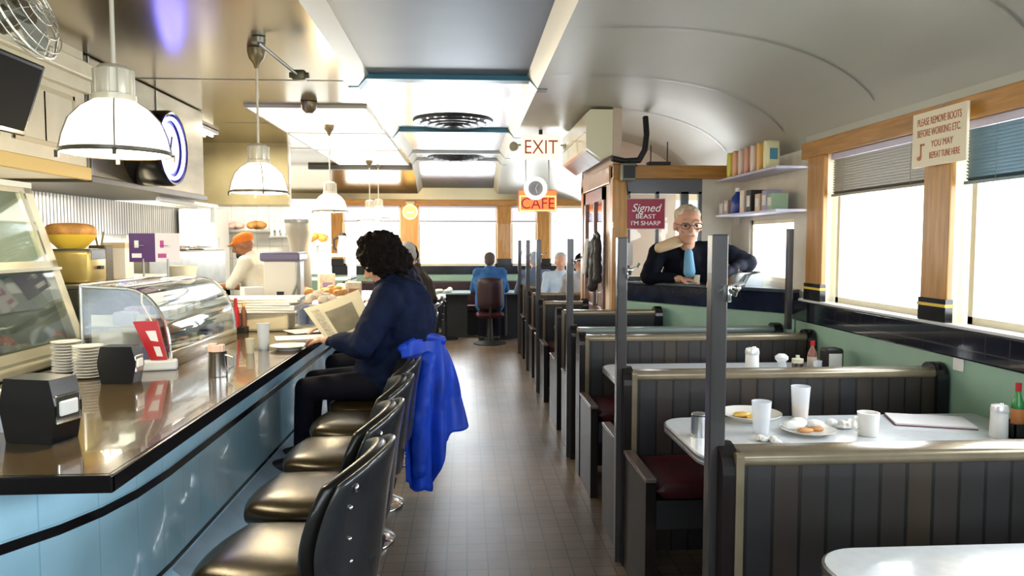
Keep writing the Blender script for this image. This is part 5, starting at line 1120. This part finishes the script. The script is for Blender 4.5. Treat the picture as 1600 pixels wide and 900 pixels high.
person('dark haired person in a white top seated in the farther booth', seated(1.43, 9.03, .52, -PI / 2, foot=.08), (-.9, .5, -.3), SKIN, mat('pale grey top', (.4, .42, .48), .7), DARKPANT, HAIRD, hair_short(), vox=.016)
person('person in a pale blue top facing the dark haired one across the farther booth', seated(1.27, 9.92, .52, PI / 2, foot=.08), (-.1, -1, -.2), SKIN, mat('pale blue top', (.45, .55, .68), .7), DARKPANT, HAIRG, hair_short(), vox=.016)
person('person in a bluish grey top seen between the far coat posts', seated(.98, 10.36, .52, -PI / 2, foot=.08), (-.4, 1, -.1), SKIN, mat('blue grey top', (.12, .16, .25), .7), DARKPANT, mat('pale blue cap', (.35, .42, .55), .7), hair_short(), vox=.016)
# the cook
CX, CY = -1.93, 7.0
ckj = dict(pel=(CX + .02, CY, .93), che=(CX - .03, CY, 1.22), nek=(CX - .08, CY, 1.43), hed=(CX - .13, CY - .02, 1.515), shl=(CX - .06, CY - .19, 1.36), shr=(CX - .06, CY + .19, 1.36), ell=(CX - .18, CY - .25, 1.16), elr=(CX - .2, CY + .24, 1.12), hal=(CX - .42, CY - .2, 1.13), har=(CX - .44, CY + .16, 1.13),
          hpl=(CX + .02, CY - .1, .9), hpr=(CX + .02, CY + .1, .9), knl=(CX, CY - .11, .49), knr=(CX, CY + .11, .49), anl=(CX + .02, CY - .11, .09), anr=(CX + .02, CY + .11, .09))
ckr, g, R, s = person('cook in a white shirt and orange cap bending over the griddle', ckj, (-.9, -.15, -.35), SKIN2, SHIRTW, mat('cream apron trousers', (.5, .46, .36), .8), HAIRD, None, hs=1.0, k=1.08, vox=.013, sleeves=False, topx=lambda J: [('b', J['pel'] + V(0, 0, .1), (.19, .2, .25))])
cb = blob('orange_cap', [('b', g(0, -.02, .06), (.088, .10, .062), R), ('b', g(0, .08, .045), (.06, .06, .012), R)], ORANGE, ckr, .01, 2)
blob('beard', [('b', g(0, .055, -.075), (.05, .045, .04), R)], BLACKM, ckr, .01, 2)
# the man in glasses behind the ledge
MX, MY = 1.93, 6.12; K = 1.32
ph = P(1075, 352, Y=5.92)
mj = dict(pel=(MX + .1, MY + .12, .98), che=(MX + .02, MY + .05, 1.27), nek=(ph.x + .03, MY - .05, 1.50), hed=(ph.x, ph.y, ph.z), shl=tuple(P(1128, 392, Y=6.08)), shr=tuple(P(1030, 394, Y=6.12)), ell=tuple(P(1166, 410, Y=5.95)), elr=tuple(P(1014, 432, Y=6.1)), hal=tuple(P(1128, 430, Y=5.72)), har=tuple(P(1062, 436, Y=5.95)),
          hdl=(-.5, -.1, -.15), hpl=(MX + .2, MY + .12, .95), hpr=(MX - .0, MY + .15, .95), knl=(MX + .2, MY + .1, .5), knr=(MX, MY + .15, .5), anl=(MX + .2, MY + .12, .09), anr=(MX, MY + .15, .09))
mj.pop('hdl')
mr, g, R, s = person('man with grey hair and glasses in an open dark coat leaning on the ledge', mj, (-.06, -1, -.12), SKIN, mat('black coat', (.003, .004, .009), .8, noise=.3), DARKPANT, mat('silver blond hair', (.62, .52, .38), .6, noise=.2, nscale=30, bump=.6, bscale=80), lambda g, R, s: [('b', g(0, -.028, .055), (.080 * s, .085 * s, .070 * s), R), ('b', g(0, -.045, .0), (.078 * s, .065 * s, .06 * s), R)], hs=1.36, k=1.22, vox=.009,
    topx=lambda J: [('b', J['che'] + V(-.02, -.02, .0), (.27, .14, .24)), ('c', J['shr'], .085, J['shl'], .085), ('c', J['shl'], .075, J['ell'], .085), ('c', J['shr'], .08, J['elr'], .075)], folds=.03)
blob('shirt', [('c', g(0, .045, -.16), .035, g(.0, .085, -.27), .05)], mat('light blue shirt', (.16, .34, .50), .7), mr, .012, 2)
gl = MB()
for sx_ in (-1, 1):
    gl.tube([g(sx_ * .036 + .026 * math.cos(2 * PI * i / 16), .098, .004 + .018 * math.sin(2 * PI * i / 16)) for i in range(17)], .0035, 6)
    gl.tube([g(sx_ * .062, .098, .01), g(sx_ * .082, .0, .01)], .003, 6)
gl.tube([g(-.012, .1, .008), g(.012, .1, .008)], .003, 6)
gl.build('glasses', mat('dark glasses frame', (.03, .02, .02), .3), mr, True)
ey = MB(); ey.ball(g(-.034, .078, .005), .011, 10); ey.ball(g(.034, .078, .005), .011, 10); ey.build('eyes', mat('dark eye', (.05, .04, .04), .2), mr, True)
blob('mouth', [('c', g(-.022, .088, -.054), .005, g(.022, .088, -.054), .005)], mat('lip', (.45, .16, .13), .5), mr, .004, 0)
blob('collar_lining', [('c', g(.05, -.03, -.10), .05, g(.16, -.03, -.14), .045)], mat('tan lining', (.62, .45, .28), .7), mr, .012, 2)
# dark jacket on a far coat post
